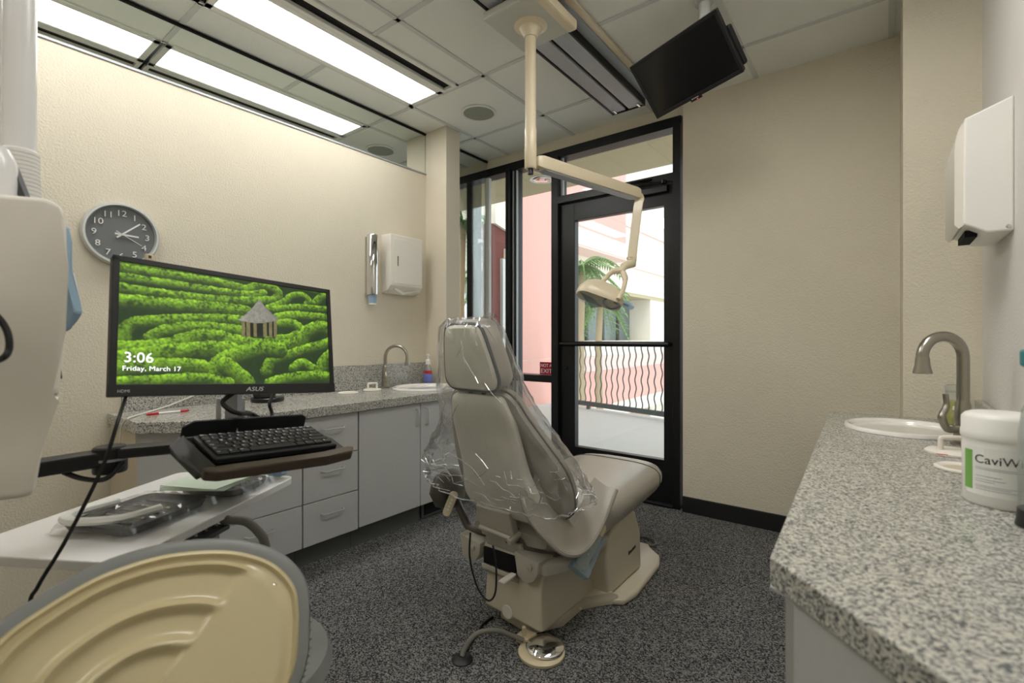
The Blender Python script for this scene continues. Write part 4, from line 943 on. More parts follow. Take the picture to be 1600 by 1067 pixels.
# lift housing: long beige box low at the rear
xa, xb = XC - .118, XC + .162
bm = B(); rz = [[(xa + .012, 1.405, .062), (xb, 1.398, .05), (xb - .01, 1.415, .19), (xa + .005, 1.42, .185)], [(xa + .012, 1.44, .045), (xb, 1.44, .04), (xb - .035, 1.475, .245), (xa + .03, 1.475, .235)], [(xa, 1.85, .04), (xb, 1.85, .04), (xb - .03, 1.85, .25), (xa + .03, 1.85, .25)]]
loft(bm, rz); bmesh.ops.bevel(bm, geom=bm.edges[:], offset=.012, segments=3, affect='EDGES', profile=.5); obj('lift_housing', bm, 'base_beige', ch, True)
q = P(792, 957, Y=1.402); bm = B(); lathe(bm, [(.026, 0), (.026, .006), (.023, .009), (.001, .009)], (q.x, 1.412, q.z), (0, -1, .05), 28); obj('housing_button', bm, 'shell', ch, True)
# lower foot under the housing
bm = B(); prism(bm, [(xa + .05, 1.45, .0), (xb - .07, 1.43, 0), (xb - .0, 1.55, 0), (xb - .02, 1.70, 0), (xb + .1, 1.82, 0), (xa - .06, 1.82, 0), (xa + .02, 1.6, 0)], (0, 0, .05), .012, 2); obj('rear_foot', bm, 'base_beige', ch, True)
# floor plate
bp = [P(905, 938, Z=.0), P(940, 945, Z=0), P(975, 948, Z=0), P(995, 935, Z=0), P(1030, 890, Z=0), P(1031, 876, Z=0), P(1010, 862, Z=0), Vector((-.95, 2.395, 0)), Vector((-1.30, 2.395, 0)), Vector((-1.39, 2.3, 0)), Vector((-1.39, 1.85, 0)), Vector((-1.2, 1.72, 0))]
bm = B(); prism(bm, [(p.x, p.y, .001) for p in bp], (0, 0, .028), .010, 3); obj('floor_plate', bm, 'base_beige', ch, True)
# pump cover: tall angled box
px1, px0 = -.885, -1.33
prof = [(1.79, .03), (1.775, .17), (1.80, .275), (1.95, .34), (2.06, .31), (2.12, .20), (2.13, .03)]
bm = B(); prism(bm, [(px0, y, z) for y, z in prof], (px1 - px0, 0, 0), .014, 3); obj('pump_cover', bm, 'base_beige', ch, True)
fr = frame((px1 + .0006, 1.985, .135), (0, 1, .12), (0, -.12, 1)); bm = B()
for k, (a, b) in enumerate(((0, .012), (.016, .03), (.034, .075))): 
    merge(bm, fbox(fr, a, b, 0, .012 + .004 * (k == 0), 0, .001))
obj('emblem', bm, 'dark_print', ch)
# carriage between housing and seat
bm = B(); prism(bm, [(XC - .20, 1.44, .305), (XC - .13, 1.41, .295), (XC + .17, 1.41, .285), (XC + .23, 1.52, .285), (XC + .23, 1.78, .29), (XC - .2, 1.78, .29)], (0, 0, -.04), .008); obj('carriage_plate', bm, 'bracket', ch, True)
for x, nm in ((XC - .165, 'bracket_cheek'), (XC + .105, 'bracket_cheek')):
    bm = B(); pr = [(x - .055, 1.385, .315), (x + .055, 1.385, .30), (x + .05, 1.385, .255), (x + .03, 1.385, .225), (x - .005, 1.385, .212), (x - .04, 1.385, .232)]; prism(bm, pr, (0, .10, 0), .006); obj(nm, bm, 'bracket', ch, True)
    bm = B(); lathe(bm, [(.010, 0), (.010, .008), (.006, .011)], (x + .02, 1.384, .278), (0, -1, 0), 14); obj('bracket_bolt', bm, 'bracket', ch, True)
obj('bracket_void', box((XC - .105, 1.40, .225), (XC + .045, 1.43, .285)), 'dark_void', ch)
bm = B(); prism(bm, [(XC - .10, 1.38, .235), (XC + .05, 1.38, .232), (XC + .05, 1.42, .20), (XC - .10, 1.42, .205)], (0, 0, -.02), .004); obj('carriage_step', bm, 'bracket', ch)
q0, q1 = P(803, 898, Y=1.385), P(783, 912, Y=1.335); bm = B(); prism(bm, [q0 + Vector((-.012, 0, 0)), q0 + Vector((.012, 0, 0)), q1 + Vector((.014, 0, 0)), q1 + Vector((-.014, 0, 0))], (0, 0, .008), .003); obj('release_lever', bm, 'shell', ch)
bm = B(); tube(bm, catmull([P(735, 832, D=1.72), P(734, 870, D=1.70), P(745, 915, D=1.68), P(762, 938, D=1.66), P(774, 925, D=1.66), P(775, 880, D=1.68), P(770, 852, D=1.70)], 6), .0035, 8); obj('wire_loop', bm, 'cable_black', ch, True)
bm = B(); tube(bm, catmull([P(770, 964, Z=.004), P(755, 975, Z=.004), P(745, 990, Z=.004), P(735, 1005, Z=.006), P(726, 1022, Z=.006)], 5), .005, 8); o = obj('floor_wire', bm, 'cable_black', None, True); tag(o, 'black wire on the carpet between chair housing and floor grommet', 'cable')
bm = B(); tube(bm, catmull([P(1003, 849, Z=.008), P(1022, 852, Z=.010), P(1022, 844, Z=.010), P(1000, 838, Z=.010), P(985, 842, Z=.012)], 6), .006, 8); o = obj('floor_hose', bm, 'hose_grey', None, True); tag(o, 'loop of grey hose on the carpet behind the chair base', 'hose')
# plastic cover over head and back
cv = [(1.155, .035, .03, .05), (1.15, .075, .055, .05), (1.12, .105, .080, .045), (1.06, .125, .085, .045), (1.0, .138, .090, .045), (.94, .150, .098, .045), (.88, .165, .10, .045), (.82, .19, .105, .05), (.76, .215, .115, .055), (.70, .24, .125, .06), (.64, .262, .135, .065), (.585, .282, .145, .07), (.54, .292, .15, .075), (.52, .285, .148, .075)]
rings = []; n = 84; rgc = random.Random(5)
cvd = []
for a, b in zip(cv, cv[1:]):
    for t_ in (0, .33, .66): cvd.append([a[i] + (b[i] - a[i]) * t_ for i in range(4)])
cvd.append(list(cv[-1]))
for i, (z, hx, hy, fo) in enumerate(cvd):
    r = []
    yc0 = (1.40 - .35 * (z - .42)) if z < .9 else (1.215 - .25 * (z - .93))
    for k in range(n):
        a = 2 * math.pi * k / n; ca_, sa = math.cos(a), math.sin(a)
        lw_ = min(1, max(0, (.80 - z) / .2)); lw_ = lw_ * lw_ * (3 - 2 * lw_); x = (hx + (.066 * lw_ if ca_ < 0 else .0)) * math.copysign(abs(ca_) ** .75, ca_); y = (hy + .03 * lw_) * math.copysign(abs(sa) ** .8, sa)
        nv_ = Vector((a * 3.2 if a < math.pi else (2 * math.pi - a) * 3.2 + 9, z * 4.2, .3)); low = min(1, max(0, (1.0 - z) / .4)) 
        wv = (.006 + .014 * low) * (1 - 2.4 * abs(mnoise.noise(nv_ * 1.7))) + .010 * (1 - 2 * abs(mnoise.noise(Vector((a * 5 + z * 14, z * 11 - a * 3, 4))))) * (.35 + low) + .007 * (1 - 2 * abs(mnoise.noise(Vector((a * 11 - z * 26, z * 17 + a * 5, 9))))) * (.4 + .8 * low)
        wv += rgc.uniform(-1, 1) * (.0008 + .0014 * low + (.003 if z < .62 else 0))
        if i == len(cvd) - 1: wv += .012 * math.sin(a * 6)
        nrm_ = Vector((ca_, sa, 0)); dz = .028 * (-ca_ * .6) * low * (1 if z < .62 else (.7 - z) / .08 if z < .7 else 0)
        r.append(Vector((XC + x, yc0 + fo + y, z + dz)) + nrm_ * wv)
    rings.append(r)
bm = B(); loft(bm, rings, cap=False); bmesh.ops.triangulate(bm, faces=bm.faces[:])
o = obj('chair_cover', bm, 'film', None, False); tag(o, 'clear crinkled plastic bag draped over the dental chair back and headrest', 'plastic cover')
bm = B(); tp = P(766, 493, D=1.55)
for k in range(3):
    a = P(742 + 9 * k, 496, D=1.57); b = P(756 + 10 * k, 486 + 2 * k, D=1.57); c2 = P(762 + 8 * k, 496, D=1.61); vv = [bm.verts.new(p) for p in (a, b, c2)]; bm.faces.new(vv)
obj('gathered_tip', bm, 'film', o)
for f_ in o.data.polygons: f_.use_smooth = True
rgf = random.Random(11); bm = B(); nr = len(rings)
for k in range(190):                                     # white strands along the bag's doubled folds paint its glints
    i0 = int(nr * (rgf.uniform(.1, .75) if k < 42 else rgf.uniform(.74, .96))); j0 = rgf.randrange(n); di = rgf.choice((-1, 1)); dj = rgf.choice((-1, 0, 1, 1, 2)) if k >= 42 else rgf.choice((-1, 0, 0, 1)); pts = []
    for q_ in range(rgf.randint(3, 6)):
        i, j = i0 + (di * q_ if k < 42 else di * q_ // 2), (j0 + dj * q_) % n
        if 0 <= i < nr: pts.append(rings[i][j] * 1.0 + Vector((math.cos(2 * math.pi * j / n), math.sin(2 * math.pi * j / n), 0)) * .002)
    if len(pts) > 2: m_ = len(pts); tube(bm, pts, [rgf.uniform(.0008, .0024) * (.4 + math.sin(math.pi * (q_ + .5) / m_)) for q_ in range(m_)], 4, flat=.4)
obj('bag_fold_glints', bm, 'film_fold', o)['kind'] = 'stuff'
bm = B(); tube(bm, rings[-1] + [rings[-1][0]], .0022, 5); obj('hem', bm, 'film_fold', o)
# foot control and grommet
fc = P(846, 1022, Z=0); t = thing('foot_control', 'round chrome foot control with cream bumper on the carpet', 'foot control', fc)
bm = B(); lathe(bm, [(.078, .001), (.08, .006), (.08, .012), (.074, .016), (.06, .016)], fc, seg=40); obj('bumper', bm, 'beige_plastic', t, True)
bm = B(); lathe(bm, [(.060, .014), (.066, .02), (.066, .026), (.062, .030), (.03, .042), (.001, .046)], fc + Vector((.006, .012, 0)), seg=40); obj('pedal_dome', bm, 'chrome', t, True)
q = P(822, 1003, Z=.0); bm = B(); bx(bm, q + Vector((-.028, -.028, .002)), q + Vector((.03, .03, .03)), .006); obj('pedal_neck', bm, 'beige_plastic', t)
bm = B(); tube(bm, [q + Vector((.0, -.012, .02)), q + Vector((.002, -.016, .062))], .007, 8); obj('toggle', bm, 'beige_plastic', t, True)
gr = P(722, 1031, Z=0)
bm = B(); tube(bm, catmull([gr + Vector((0, 0, .012)), P(727, 1012, D=1.64), P(745, 990, D=1.66), P(775, 985, D=1.68), P(800, 993, D=1.69), P(818, 1000, D=1.69)], 7), .0085, 10); o = obj('foot_control_hose', bm, 'hose_grey', t, True)
t = thing('floor_grommet', 'black round cable grommet in the carpet', 'grommet', gr)
bm = B(); lathe(bm, [(.036, .001), (.036, .004), (.028, .010), (.012, .014), (.001, .014)], gr, seg=28); obj('grommet_disc', bm, 'black_plastic', t, True)

# ================================================================== CEILING TRACK LIGHT
TK = CZ - .055
xa, xb = -1.385, -1.165
trk = thing('light_track', 'long ribbed aluminium ceiling track carrying the dental light', 'ceiling track', ((xa + xb) / 2, 2.2, TK))
y0, y1 = 1.0, P(963, 176, Z=TK).y + .01
bm = B()
for a, b in ((xa, xa + .012), (xb - .012, xb)): bx(bm, (a, y0, TK - .004), (b, y1, CZ), .002, 1)
obj('side_rail', bm, 'black_metal', trk)
bm = B()
for a, b in ((xa + .014, xa + .095), (xa + .118, xb - .014)):
    k = 0
    while a + .0068 * k < b - .004:
        bx(bm, (a + .0068 * k, y0, TK + .002), (a + .0068 * k + .0046, y1 - .004, TK + .008)); k += 1
    bx(bm, (a, y0, TK + .006), (b, y1 - .004, TK + .02))
obj('ribbed_panel', bm, 'alu', trk)
obj('centre_slot', box((xa + .09, y0, TK + .016), (xa + .122, y1, TK + .024)), 'dark_void', trk)
obj('end_plate', box((xa, y1, TK - .004), (xb, y1 + .006, CZ)), 'black_metal', trk)
for x in (xa + .03, xb - .03): obj('end_clip', box((x - .007, y1 - .05, TK - .008), (x + .007, y1 - .006, TK + .004), .002, 1), 'chrome', trk)
bm = B(); bx(bm, (xb + .055, y0, CZ - .012), (xb + .085, y1 + .02, CZ - .001)); obj('trim_strip', bm, 'cream_metal', trk)
bm = B(); bx(bm, (xb + .002, y0, CZ - .02), (xb + .055, y1 + .02, CZ - .001)); obj('flange', bm, 'alu_dull', trk)
pp = Vector((*P(829, 150, D=2.16).xy, 0)); PZ = TK - .045
dl = thing('dental_light', 'cream ceiling-mounted dental light on a jointed arm over the chair', 'dental light', (pp.x, pp.y, CZ - .05))
bm = B(); bx(bm, (pp.x - .145, pp.y - .16, PZ), (pp.x + .155, pp.y + .145, PZ + .038), .008); obj('mount_plate', bm, 'cream_plate', dl)
bm = B(); bx(bm, (pp.x + .11, pp.y - .16, PZ - .004), (pp.x + .158, pp.y + .145, PZ + .042), .01); obj('plate_edge', bm, 'cream_metal', dl)
bm = B(); lathe(bm, [(.075, PZ - .001), (.068, PZ - .006), (.05, PZ - .012), (.034, PZ - .04), (.029, PZ - .052)], (pp.x, pp.y, 0), seg=32); obj('collar', bm, 'cream_metal', dl, True)
zl = P(829, 262, D=2.16).z
bm = B(); lathe(bm, [(.0245, PZ), (.0245, P(829, 200, D=2.16).z), (.027, P(829, 202, D=2.16).z), (.027, zl), (.022, zl - .006), (.001, zl - .006)], (pp.x, pp.y, 0), seg=28); obj('pole', bm, 'cream_metal', dl, True)
bm = B(); lathe(bm, [(.013, zl - .006), (.013, zl - .03), (.001, zl - .032)], (pp.x, pp.y, 0), seg=16); obj('pole_knob', bm, 'black_plastic', dl, True)
a0 = Vector((pp.x, pp.y, P(835, 252, D=2.16).z)) ; a1 = P(997, 305, D=2.62)
ad = (a1 - a0).normalized(); sd = Vector((-ad.y, ad.x, 0)).normalized(); upv = sd.cross(-ad).normalized()
if upv.z < 0: upv = -upv
def beam(a, b, hw, ht, hb, bev): 
    d = (b - a).normalized(); bm = B(); sec = lambda p, k: [p + sd * hw * k + upv * ht * k, p - sd * hw * k + upv * ht * k, p - sd * hw * k - upv * hb * k, p + sd * hw * k - upv * hb * k]
    loft(bm, [sec(a, .8), sec(a + d * .03, 1), sec(b - d * .03, .95), sec(b, .8)]); bmesh.ops.bevel(bm, geom=bm.edges[:], offset=bev, segments=2, affect='EDGES', profile=.5); return bm
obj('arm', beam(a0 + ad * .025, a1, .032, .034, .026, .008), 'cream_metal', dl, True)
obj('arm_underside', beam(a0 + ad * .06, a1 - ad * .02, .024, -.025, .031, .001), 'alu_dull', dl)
bm = B(); 
for t_ in (.06, .2, .72): lathe(bm, [(.004, 0), (.004, .003)], a0.lerp(a1, t_) + sd * -.0265 * 0 - upv * .025, -upv, 8)
obj('arm_screws', bm, 'black_plastic', dl)
b1 = P(987, 408, D=2.60)
bm = B(); tube(bm, catmull([a1 - ad * .012 + upv * .004, a1 + ad * .012 - Vector((0, 0, .02)), Vector((a1.x, a1.y, a1.z - .06)), b1.lerp(a1, .3), b1], 5), .033, 4); bmesh.ops.bevel(bm, geom=bm.edges[:], offset=.003, segments=1, affect='EDGES'); obj('drop_arm', bm, 'cream_metal', dl)
j1 = P(975, 416, D=2.58); bm = B(); tube(bm, [b1 + Vector((0, 0, .02)), b1 + Vector((0, 0, -.012)), j1, P(970, 425, D=2.57)], [.028, .027, .021, .018], 14); obj('swivel', bm, 'cream_metal', dl, True)
y_c = P(972, 424, D=2.57)
lh = P(938, 462, D=2.52)
lft = P(936, 445, D=2.60); rgt = P(966, 468, D=2.44)
bm = B(); tube(bm, catmull([y_c + Vector((0, 0, .004)), P(958, 424, D=2.58), P(945, 436, D=2.60), lft], 5), [.017] * 6 + [.013] * 10, 10); obj('yoke_arm', bm, 'cream_metal', dl, True)
bm = B(); tube(bm, catmull([y_c, P(977, 436, D=2.54), P(973, 455, D=2.48), rgt], 5), [.016] * 6 + [.012] * 10, 10); obj('yoke_arm', bm, 'cream_metal', dl, True)
hu = (P(975, 468, D=2.52) - P(905, 458, D=2.52)).normalized(); 
fwd = Vector((-.12, -.42, -.90)).normalized(); hu = (hu - fwd * hu.dot(fwd)).normalized(); hv = fwd.cross(hu).normalized()
hf = lambda x, y, z=0.: lh + hu * x + hv * y + fwd * z
rings = []
for s, z in ((.15, -.075), (.5, -.068), (.8, -.045), (.97, -.01), (1.0, .018), (.95, .03), (.9, .028)):
    rings.append([hf(x * s, y * s, z) for x, y in rrect(.25, .135, .055, 5)])
bm = B(); loft(bm, rings); obj('lamp_head', bm, 'cream_metal', dl, True)
bm = B(); rings = [[hf(x * s, y * s, z) for x, y in rrect(.228, .118, .05, 5)] for s, z in ((1, .026), (.6, .016), (.05, .012))]; loft(bm, rings); obj('reflector', bm, 'amber_lens', dl, True)
bm = B(); lathe(bm, [(.012, 0), (.010, .018), (.001, .02)], hf(0, 0, .012), fwd, 14); obj('bulb_cap', bm, 'chrome', dl, True)
bm = B(); tube(bm, catmull([hf(.07, .04, .02), hf(.10, .075, .05), hf(.06, .085, .08), hf(.02, .06, .05), hf(.03, .05, .02)], 5), .007, 8); obj('handle', bm, 'trim_grey', dl, True)
bm = B(); tube(bm, catmull([hf(.10, .0, .0), hf(.145, .02, .0), hf(.165, .05, .02), hf(.155, .085, .04)], 5), .012, 8); obj('handle', bm, 'blue_film', dl, True)
bm = B(); g = [hf(-.118, -.03, -.01), hf(-.11, -.06, .03), hf(-.02, -.055, .06), hf(.03, .0, .055), hf(-.03, .05, .05), hf(-.11, .03, .03)]
bm.faces.new([bm.verts.new(p) for p in g]); bmesh.ops.triangulate(bm, faces=bm.faces[:]); obj('lens_film', bm, 'film_blue', dl)

# ================================================================== CEILING TV
kk = .88; TQ = [P(983, 106, D=2.668 * kk), P(1118, 14, D=2.264 * kk), P(1163, 112, D=2.378 * kk), P(1027, 186, D=2.782 * kk)]
vu = ((TQ[1] - TQ[0]) + (TQ[2] - TQ[3])).normalized(); vv_ = (TQ[0] - TQ[3]) + (TQ[1] - TQ[2]); vv_ = (vv_ - vu * vv_.dot(vu)).normalized()
tvc = sum(TQ, Vector()) / 4; vf = frame(tvc, vu, vv_); vw, vh = .51 * kk, .32 * kk
if (Vector((0, 0, H)) - tvc).dot(vu.cross(vv_)) < 0: print('TV NORMAL AWAY')
tv = thing('ceiling_television', 'black flat television tilted down from a ceiling pole by the door', 'television', vf(0, 0, -.02))
obj('housing', fbox(vf, -vw / 2, vw / 2, -vh / 2, vh / 2, -.03, -.003, .006), 'black_plastic', tv)
obj('panel', fbox(vf, -vw / 2 + .014, vw / 2 - .014, -vh / 2 + .018, vh / 2 - .014, -.005, -.0015), 'screen_off', tv)
bm = B()
for a in ((-vw / 2, vw / 2, vh / 2 - .014, vh / 2), (-vw / 2, vw / 2, -vh / 2, -vh / 2 + .018), (-vw / 2, -vw / 2 + .014, -vh / 2, vh / 2), (vw / 2 - .014, vw / 2, -vh / 2, vh / 2), (-.035, .022, -vh / 2 - .010, -vh / 2 + .006)): merge(bm, fbox(vf, *a, -.006, .001, .002))
obj('bezel', bm, 'black_plastic', tv)
obj('rear_bulge', fbox(vf, -vw / 2 + .06, vw / 2 + .012, -vh / 2 + .02, vh / 2 - .085, -.055, -.028, .008), 'black_plastic', tv)
bm = fbox(vf, -.026, -.022, -vh / 2 + .001, -vh / 2 + .005, .0012, .0018)          # unreadable maker's mark: a dot and a pale bar
obj('mark_dot', bm, 'white_print', tv); obj('mark_bar', fbox(vf, -.019, .008, -vh / 2 + .0015, -vh / 2 + .0045, .0012, .0018), 'grey_print', tv)
bm = B(); lathe(bm, [(.0022, 0), (.0022, .001)], vf(0, -vh / 2 - .005, .0012), vu.cross(vv_), 8); obj('standby_light', bm, 'led_red', tv)
tp = P(1107, 3, Z=CZ - .02); bk = vf(.11, .05, -.05)
tp = Vector((bk.x + .0, bk.y + .0, CZ)); 
bm = B(); tube(bm, [Vector((bk.x, bk.y, bk.z - .03)), Vector((bk.x, bk.y, CZ))], .024, 18); obj('pole', bm, 'tbar', tv, True)
bm = B(); lathe(bm, [(.04, 0), (.042, .012)], (bk.x, bk.y, CZ - .013), seg=24); obj('ceiling_cup', bm, 'tbar', tv, True)
obj('tilt_bracket', fbox(vf, .07, .15, .0, .09, -.06, -.03, .004), 'black_metal', tv)

# ================================================================== LEFT EQUIPMENT UNIT
UD = .78
un = thing('equipment_unit', 'large white equipment housing hung on a white ceiling post beside the clock wall', 'equipment', Vector((*P(30, 540, D=UD + .1).xy, .82)))
rgtv = Vector((c_, s_, 0)); fwv = Vector((-s_, c_, 0)); u0 = P(0, 530, D=UD); upz = Vector((0, 0, 1))
# panel turned a little so its face looks back into the room
ua = (rgtv * .97 + fwv * .24).normalized(); 
def up_(px, py): 
    t = (px) / F * UD; return Vector((u0.x, u0.y, 0)) + ua * t + upz * (H + (HY - py) / F * (UD + .02))
pts = [(-230, 300), (60, 309), (80, 318), (88, 340), (90, 420), (86, 520), (79, 610), (76, 620), (68, 622), (58, 690), (47, 765), (38, 775), (-230, 795)]
bm = B(); prism(bm, [up_(*p) for p in pts], (ray(90, 560).normalized() * .15 - rgtv * .035), .010, 3); obj('housing', bm, 'ivory', un, True)
pc = Vector((*P(31, 300, D=.93).xy, 0)); bm = B(); lathe(bm, [(.024, 1.05), (.024, CZ)], pc, seg=32); obj('post', bm, 'white_gloss', un, True)
pc2 = Vector((*P(-2, 300, D=.95).xy, 0)); bm = B(); lathe(bm, [(.012, 1.2), (.012, CZ)], pc2, seg=16); obj('conduit', bm, 'white_gloss', un, True)
zt_, zb_ = P(36, 228, D=.90).z, P(36, 312, D=.90).z; n = 13; prof = [(.0245, zt_ + .004)]
for k in range(n): 
    za = zt_ + (zb_ - zt_) * k / n; zc = zt_ + (zb_ - zt_) * (k + .75) / n; prof += [(.028 + .003 * k / n, za), (.028 + .003 * k / n, zc), (.0265 + .003 * k / n, zc - .0005), (.0265 + .003 * k / n, zt_ + (zb_ - zt_) * (k + .98) / n)]
prof.append((.0245, zb_ - .004)); bm = B(); lathe(bm, prof, pc, seg=32, cap=False); obj('ribbed_collar', bm, 'white_plastic', un, True)
dm = P(-14, 270, D=.86); bm = B(); lathe(bm, [(.034, -.06), (.036, -.02), (.034, .02), (.024, .045), (.001, .052)], dm, seg=28); obj('dome_cap', bm, 'white_gloss', un, True)
bm = B(); tube(bm, [P(20, 262, D=.88), P(42, 318, D=.88)], .008, 4); obj('strut', bm, 'trim_grey', un)
bm = B(); tube(bm, catmull([P(-44, 478, D=.785), P(-12, 488, D=.72), P(10, 515, D=.72), P(14, 545, D=.72), P(0, 562, D=.72), P(-34, 571, D=.785)], 7), .0045, 8); obj('cable_loop', bm, 'cable_black', un, True)
hp_ = P(97, 455, D=1.02); bm = B(); lathe(bm, [(.01, -.06), (.024, -.045), (.027, .0), (.02, .04), (.008, .05)], hp_, seg=20); obj('handle', bm, 'white_gloss', un, True)
bm = B(); tube(bm, [P(50, 455, D=.86), hp_], .012, 10); obj('handle_stem', bm, 'white_gloss', un, True)
bm = B(); g = [P(86, 345, D=1.0), P(96, 352, D=1.0), P(99, 375, D=1.0), P(97, 420, D=1.0), P(112, 470, D=1.0), P(118, 488, D=1.0), P(108, 500, D=1.0), P(98, 515, D=1.0), P(86, 520, D=1.0)]
prism(bm, g, fwv * .02, .003, 1); obj('handle_sleeve', bm, 'blue_film', un)
bm = B(); tube(bm, [P(88, 505, D=1.0), P(86, 545, D=1.0), P(92, 592, D=1.0)], .006, 6); obj('hook', bm, 'black_plastic', un)
bm = B(); tube(bm, [Vector((e2.x, e2.y, e2.z + .015)), Vector((e2.x, e2.y, 1.0))], .022, 16); obj('arm_bracket', bm, 'black_plastic', un, True)

# ================================================================== STOOL
st = thing('operator_stool', 'operator stool with ribbed beige backrest shell and grey vinyl', 'stool', Vector((*P(330, 900, D=1.02).xy, 0)))
sc0 = P(235, 1010, D=.78); sn = (Vector((0, 0, H)) - sc0).normalized(); sn = (sn + Vector((0, 0, .15)) + rgtv * .12).normalized()
su = Vector((0, 0, 1)).cross(sn).normalized(); sv = sn.cross(su).normalized()
def onp(px, py):
    r = ray(px, py); d = (sc0 - Vector((0, 0, H))).dot(sn) / r.dot(sn); p = Vector((0, 0, H)) + r * d - sc0; return p.dot(su), p.dot(sv)
oc2 = [(470, 960), (463, 915), (432, 880), (385, 862), (330, 857), (250, 866), (160, 895), (70, 945), (0, 995), (-55, 1060), (-70, 1130), (-30, 1190), (80, 1225), (200, 1235), (320, 1210), (400, 1160), (445, 1090), (466, 1030)]
op = [Vector((*onp(*p), 0)) for p in oc2]; opc = catmull(op + [op[0]], 6)[:-1]
cn = Vector((*onp(215, 1110), 0))
def sfr(x, y, z): return sc0 + su * x + sv * y + sn * z
def rid(s, a):
    msk = 1 if (a > .78 and a < 3.5) else max(0, 1 - abs(a - .78) * 12) if a <= .78 else 0
    h = .014 * math.exp(-((s - .955) / .022) ** 2) + .004 * (s < .93)
    h += msk * (.013 * math.exp(-((s - .865) / .022) ** 2) + .013 * math.exp(-((s - .60) / .035) ** 2) + .013 * math.exp(-((s - .36) / .045) ** 2))
    if a <= .78 or a > 4.9: h += .008 * (s < .93) * min(1, (.93 - s) * 12) * (min(1, max(0, (.78 - a) * 10 + .2)) if a < 1 else min(1, (a - 4.9) * 6))
    return h
rings = []; NS = 60
for i in range(NS + 1):
    s = 1 - i / NS * .995; r = []
    for p in opc:
        q = cn + (p - cn) * s; a = math.atan2(p.y - cn.y, p.x - cn.x) % (2 * math.pi); r.append(sfr(q.x, q.y, rid(s, a) - .006 * (s > .985)))
    rings.append(r)
bm = B(); loft(bm, [[p - sn * .02 for p in rings[0]]] + rings); obj('backrest_shell', bm, 'stool_shell', st, True)
rings = []
for s, z in ((.96, -.004), (1.02, .0), (1.07, -.004), (1.10, -.02), (1.095, -.045), (1.02, -.068), (.8, -.078), (.1, -.08)):
    rings.append([sfr(*(cn + (p - cn) * s).xy, z) for p in opc])
bm = B(); loft(bm, rings); obj('backrest_cushion', bm, 'stool_vinyl', st, True)
for k in range(26):                                      # gathered folds along the side edge
    i = int(len(opc) * (.78 + .24 * k / 26)) % len(opc); p = opc[i]; q = cn + (p - cn) * 1.098
    bm = B(); tube(bm, [sfr(q.x, q.y, -.010), sfr(*(cn + (p - cn) * 1.104).xy, -.03), sfr(q.x, q.y, -.05)], .0022, 5); obj('vinyl_fold', bm, 'stool_vinyl', st)
scw = onp(428, 915); bm = B(); lathe(bm, [(.0035, 0), (.0035, .002), (.002, .003)], sfr(scw[0], scw[1], .006), sn, 12); obj('screw', bm, 'chrome', st)
se = P(352, 1090, D=.98); sz = .43; sx_, sy_ = se.x, se.y
bm = B(); lathe(bm, [(.14, sz - .08), (.19, sz - .07), (.205, sz - .035), (.195, sz - .008), (.15, sz + .004), (.001, sz + .006)], (sx_, sy_, 0), seg=40); obj('seat', bm, 'stool_vinyl', st, True)
bm = B(); lathe(bm, [(.025, .1), (.025, sz - .08)], (sx_, sy_, 0), seg=20); obj('column', bm, 'chrome', st, True)
jb = sfr(cn.x, cn.y, -.07)
bm = B(); tube(bm, catmull([jb, jb + Vector((-.02, .03, -.15)), Vector((sx_, sy_, sz - .10))], 6), .018, 10); obj('back_bar', bm, 'trim_grey', st, True)
for k in range(5):
    a = 2 * math.pi * k / 5 + .3; d = Vector((math.cos(a), math.sin(a), 0)); c0 = Vector((sx_, sy_, .10))
    bm = B(); tube(bm, [c0, c0 + d * .24 + Vector((0, 0, -.035))], [.02, .014], 8); lg = obj('leg', bm, 'trim_grey', st, True)
    bm = B(); lathe(bm, [(.024, -.012), (.026, 0), (.024, .012)], c0 + d * .24 + Vector((0, 0, -.073)), (-d.y, d.x, 0), 16); bm2 = bm; obj('caster', bm, 'black_plastic', lg, True)

# ================================================================== RIGHT WORKTOP
def RT(px, py): p = P(px, py, Z=CTZ); return p
k1, k2, k3 = RT(1203, 869), RT(1293, 646), RT(1488, 1067)
d45 = (k3 - k1).normalized(); kE = k1 + d45 * ((XR - .002 - k1.x) / d45.x)
t = thing('worktop', 'speckled grey worktop with clipped corner along the right wall', 'worktop', (.05, 1.5, CTZ - .045))
bm = B(); prism(bm, [(k1.x, k1.y, CTZ - .042), (k2.x, COLY - .002, CTZ - .042), (XR - .002, COLY - .002, CTZ - .042), (XR - .002, kE.y, CTZ - .042)], (0, 0, .042), .003, 2); slabR = obj('slab', bm, 'granite', t)
obj('backsplash', box((XR - .022, kE.y + .05, CTZ), (XR - .002, COLY - .003, CTZ + .085), .002), 'granite', t)
SR = (.058, 2.185, .176, .185)
cut(slabR, *SR); basin('wash_basin', *SR, 'white round basin set in the right worktop by the beige return wall')
t = thing('corner_cabinet', 'grey laminate cabinet with angled end under the right worktop', 'cabinet', (.1, 1.5, 0))
ins = .03; n45 = Vector((d45.y, -d45.x, 0)); n45 = -n45 if n45.y > 0 else n45
c1 = Vector((k1.x + ins, k1.y + .02, 0)); c2 = Vector((k2.x + ins, COLY - .004, 0)); cE = Vector((XR - .004, kE.y + ins * 1.6, 0))
bm = B(); prism(bm, [(c1.x, c1.y, .10), (c2.x, c2.y, .10), (XR - .004, COLY - .004, .10), (XR - .004, cE.y, .10)], (0, 0, CTZ - .144)); cut(obj('body', bm, 'laminate', t), *SR)
bm = B(); prism(bm, [(c1.x + .06, c1.y + .06, 0), (c2.x + .06, c2.y, 0), (XR - .004, COLY - .004, 0), (XR - .004, cE.y + .08, 0)], (0, 0, .099)); obj('toe_kick', bm, 'toekick', t)
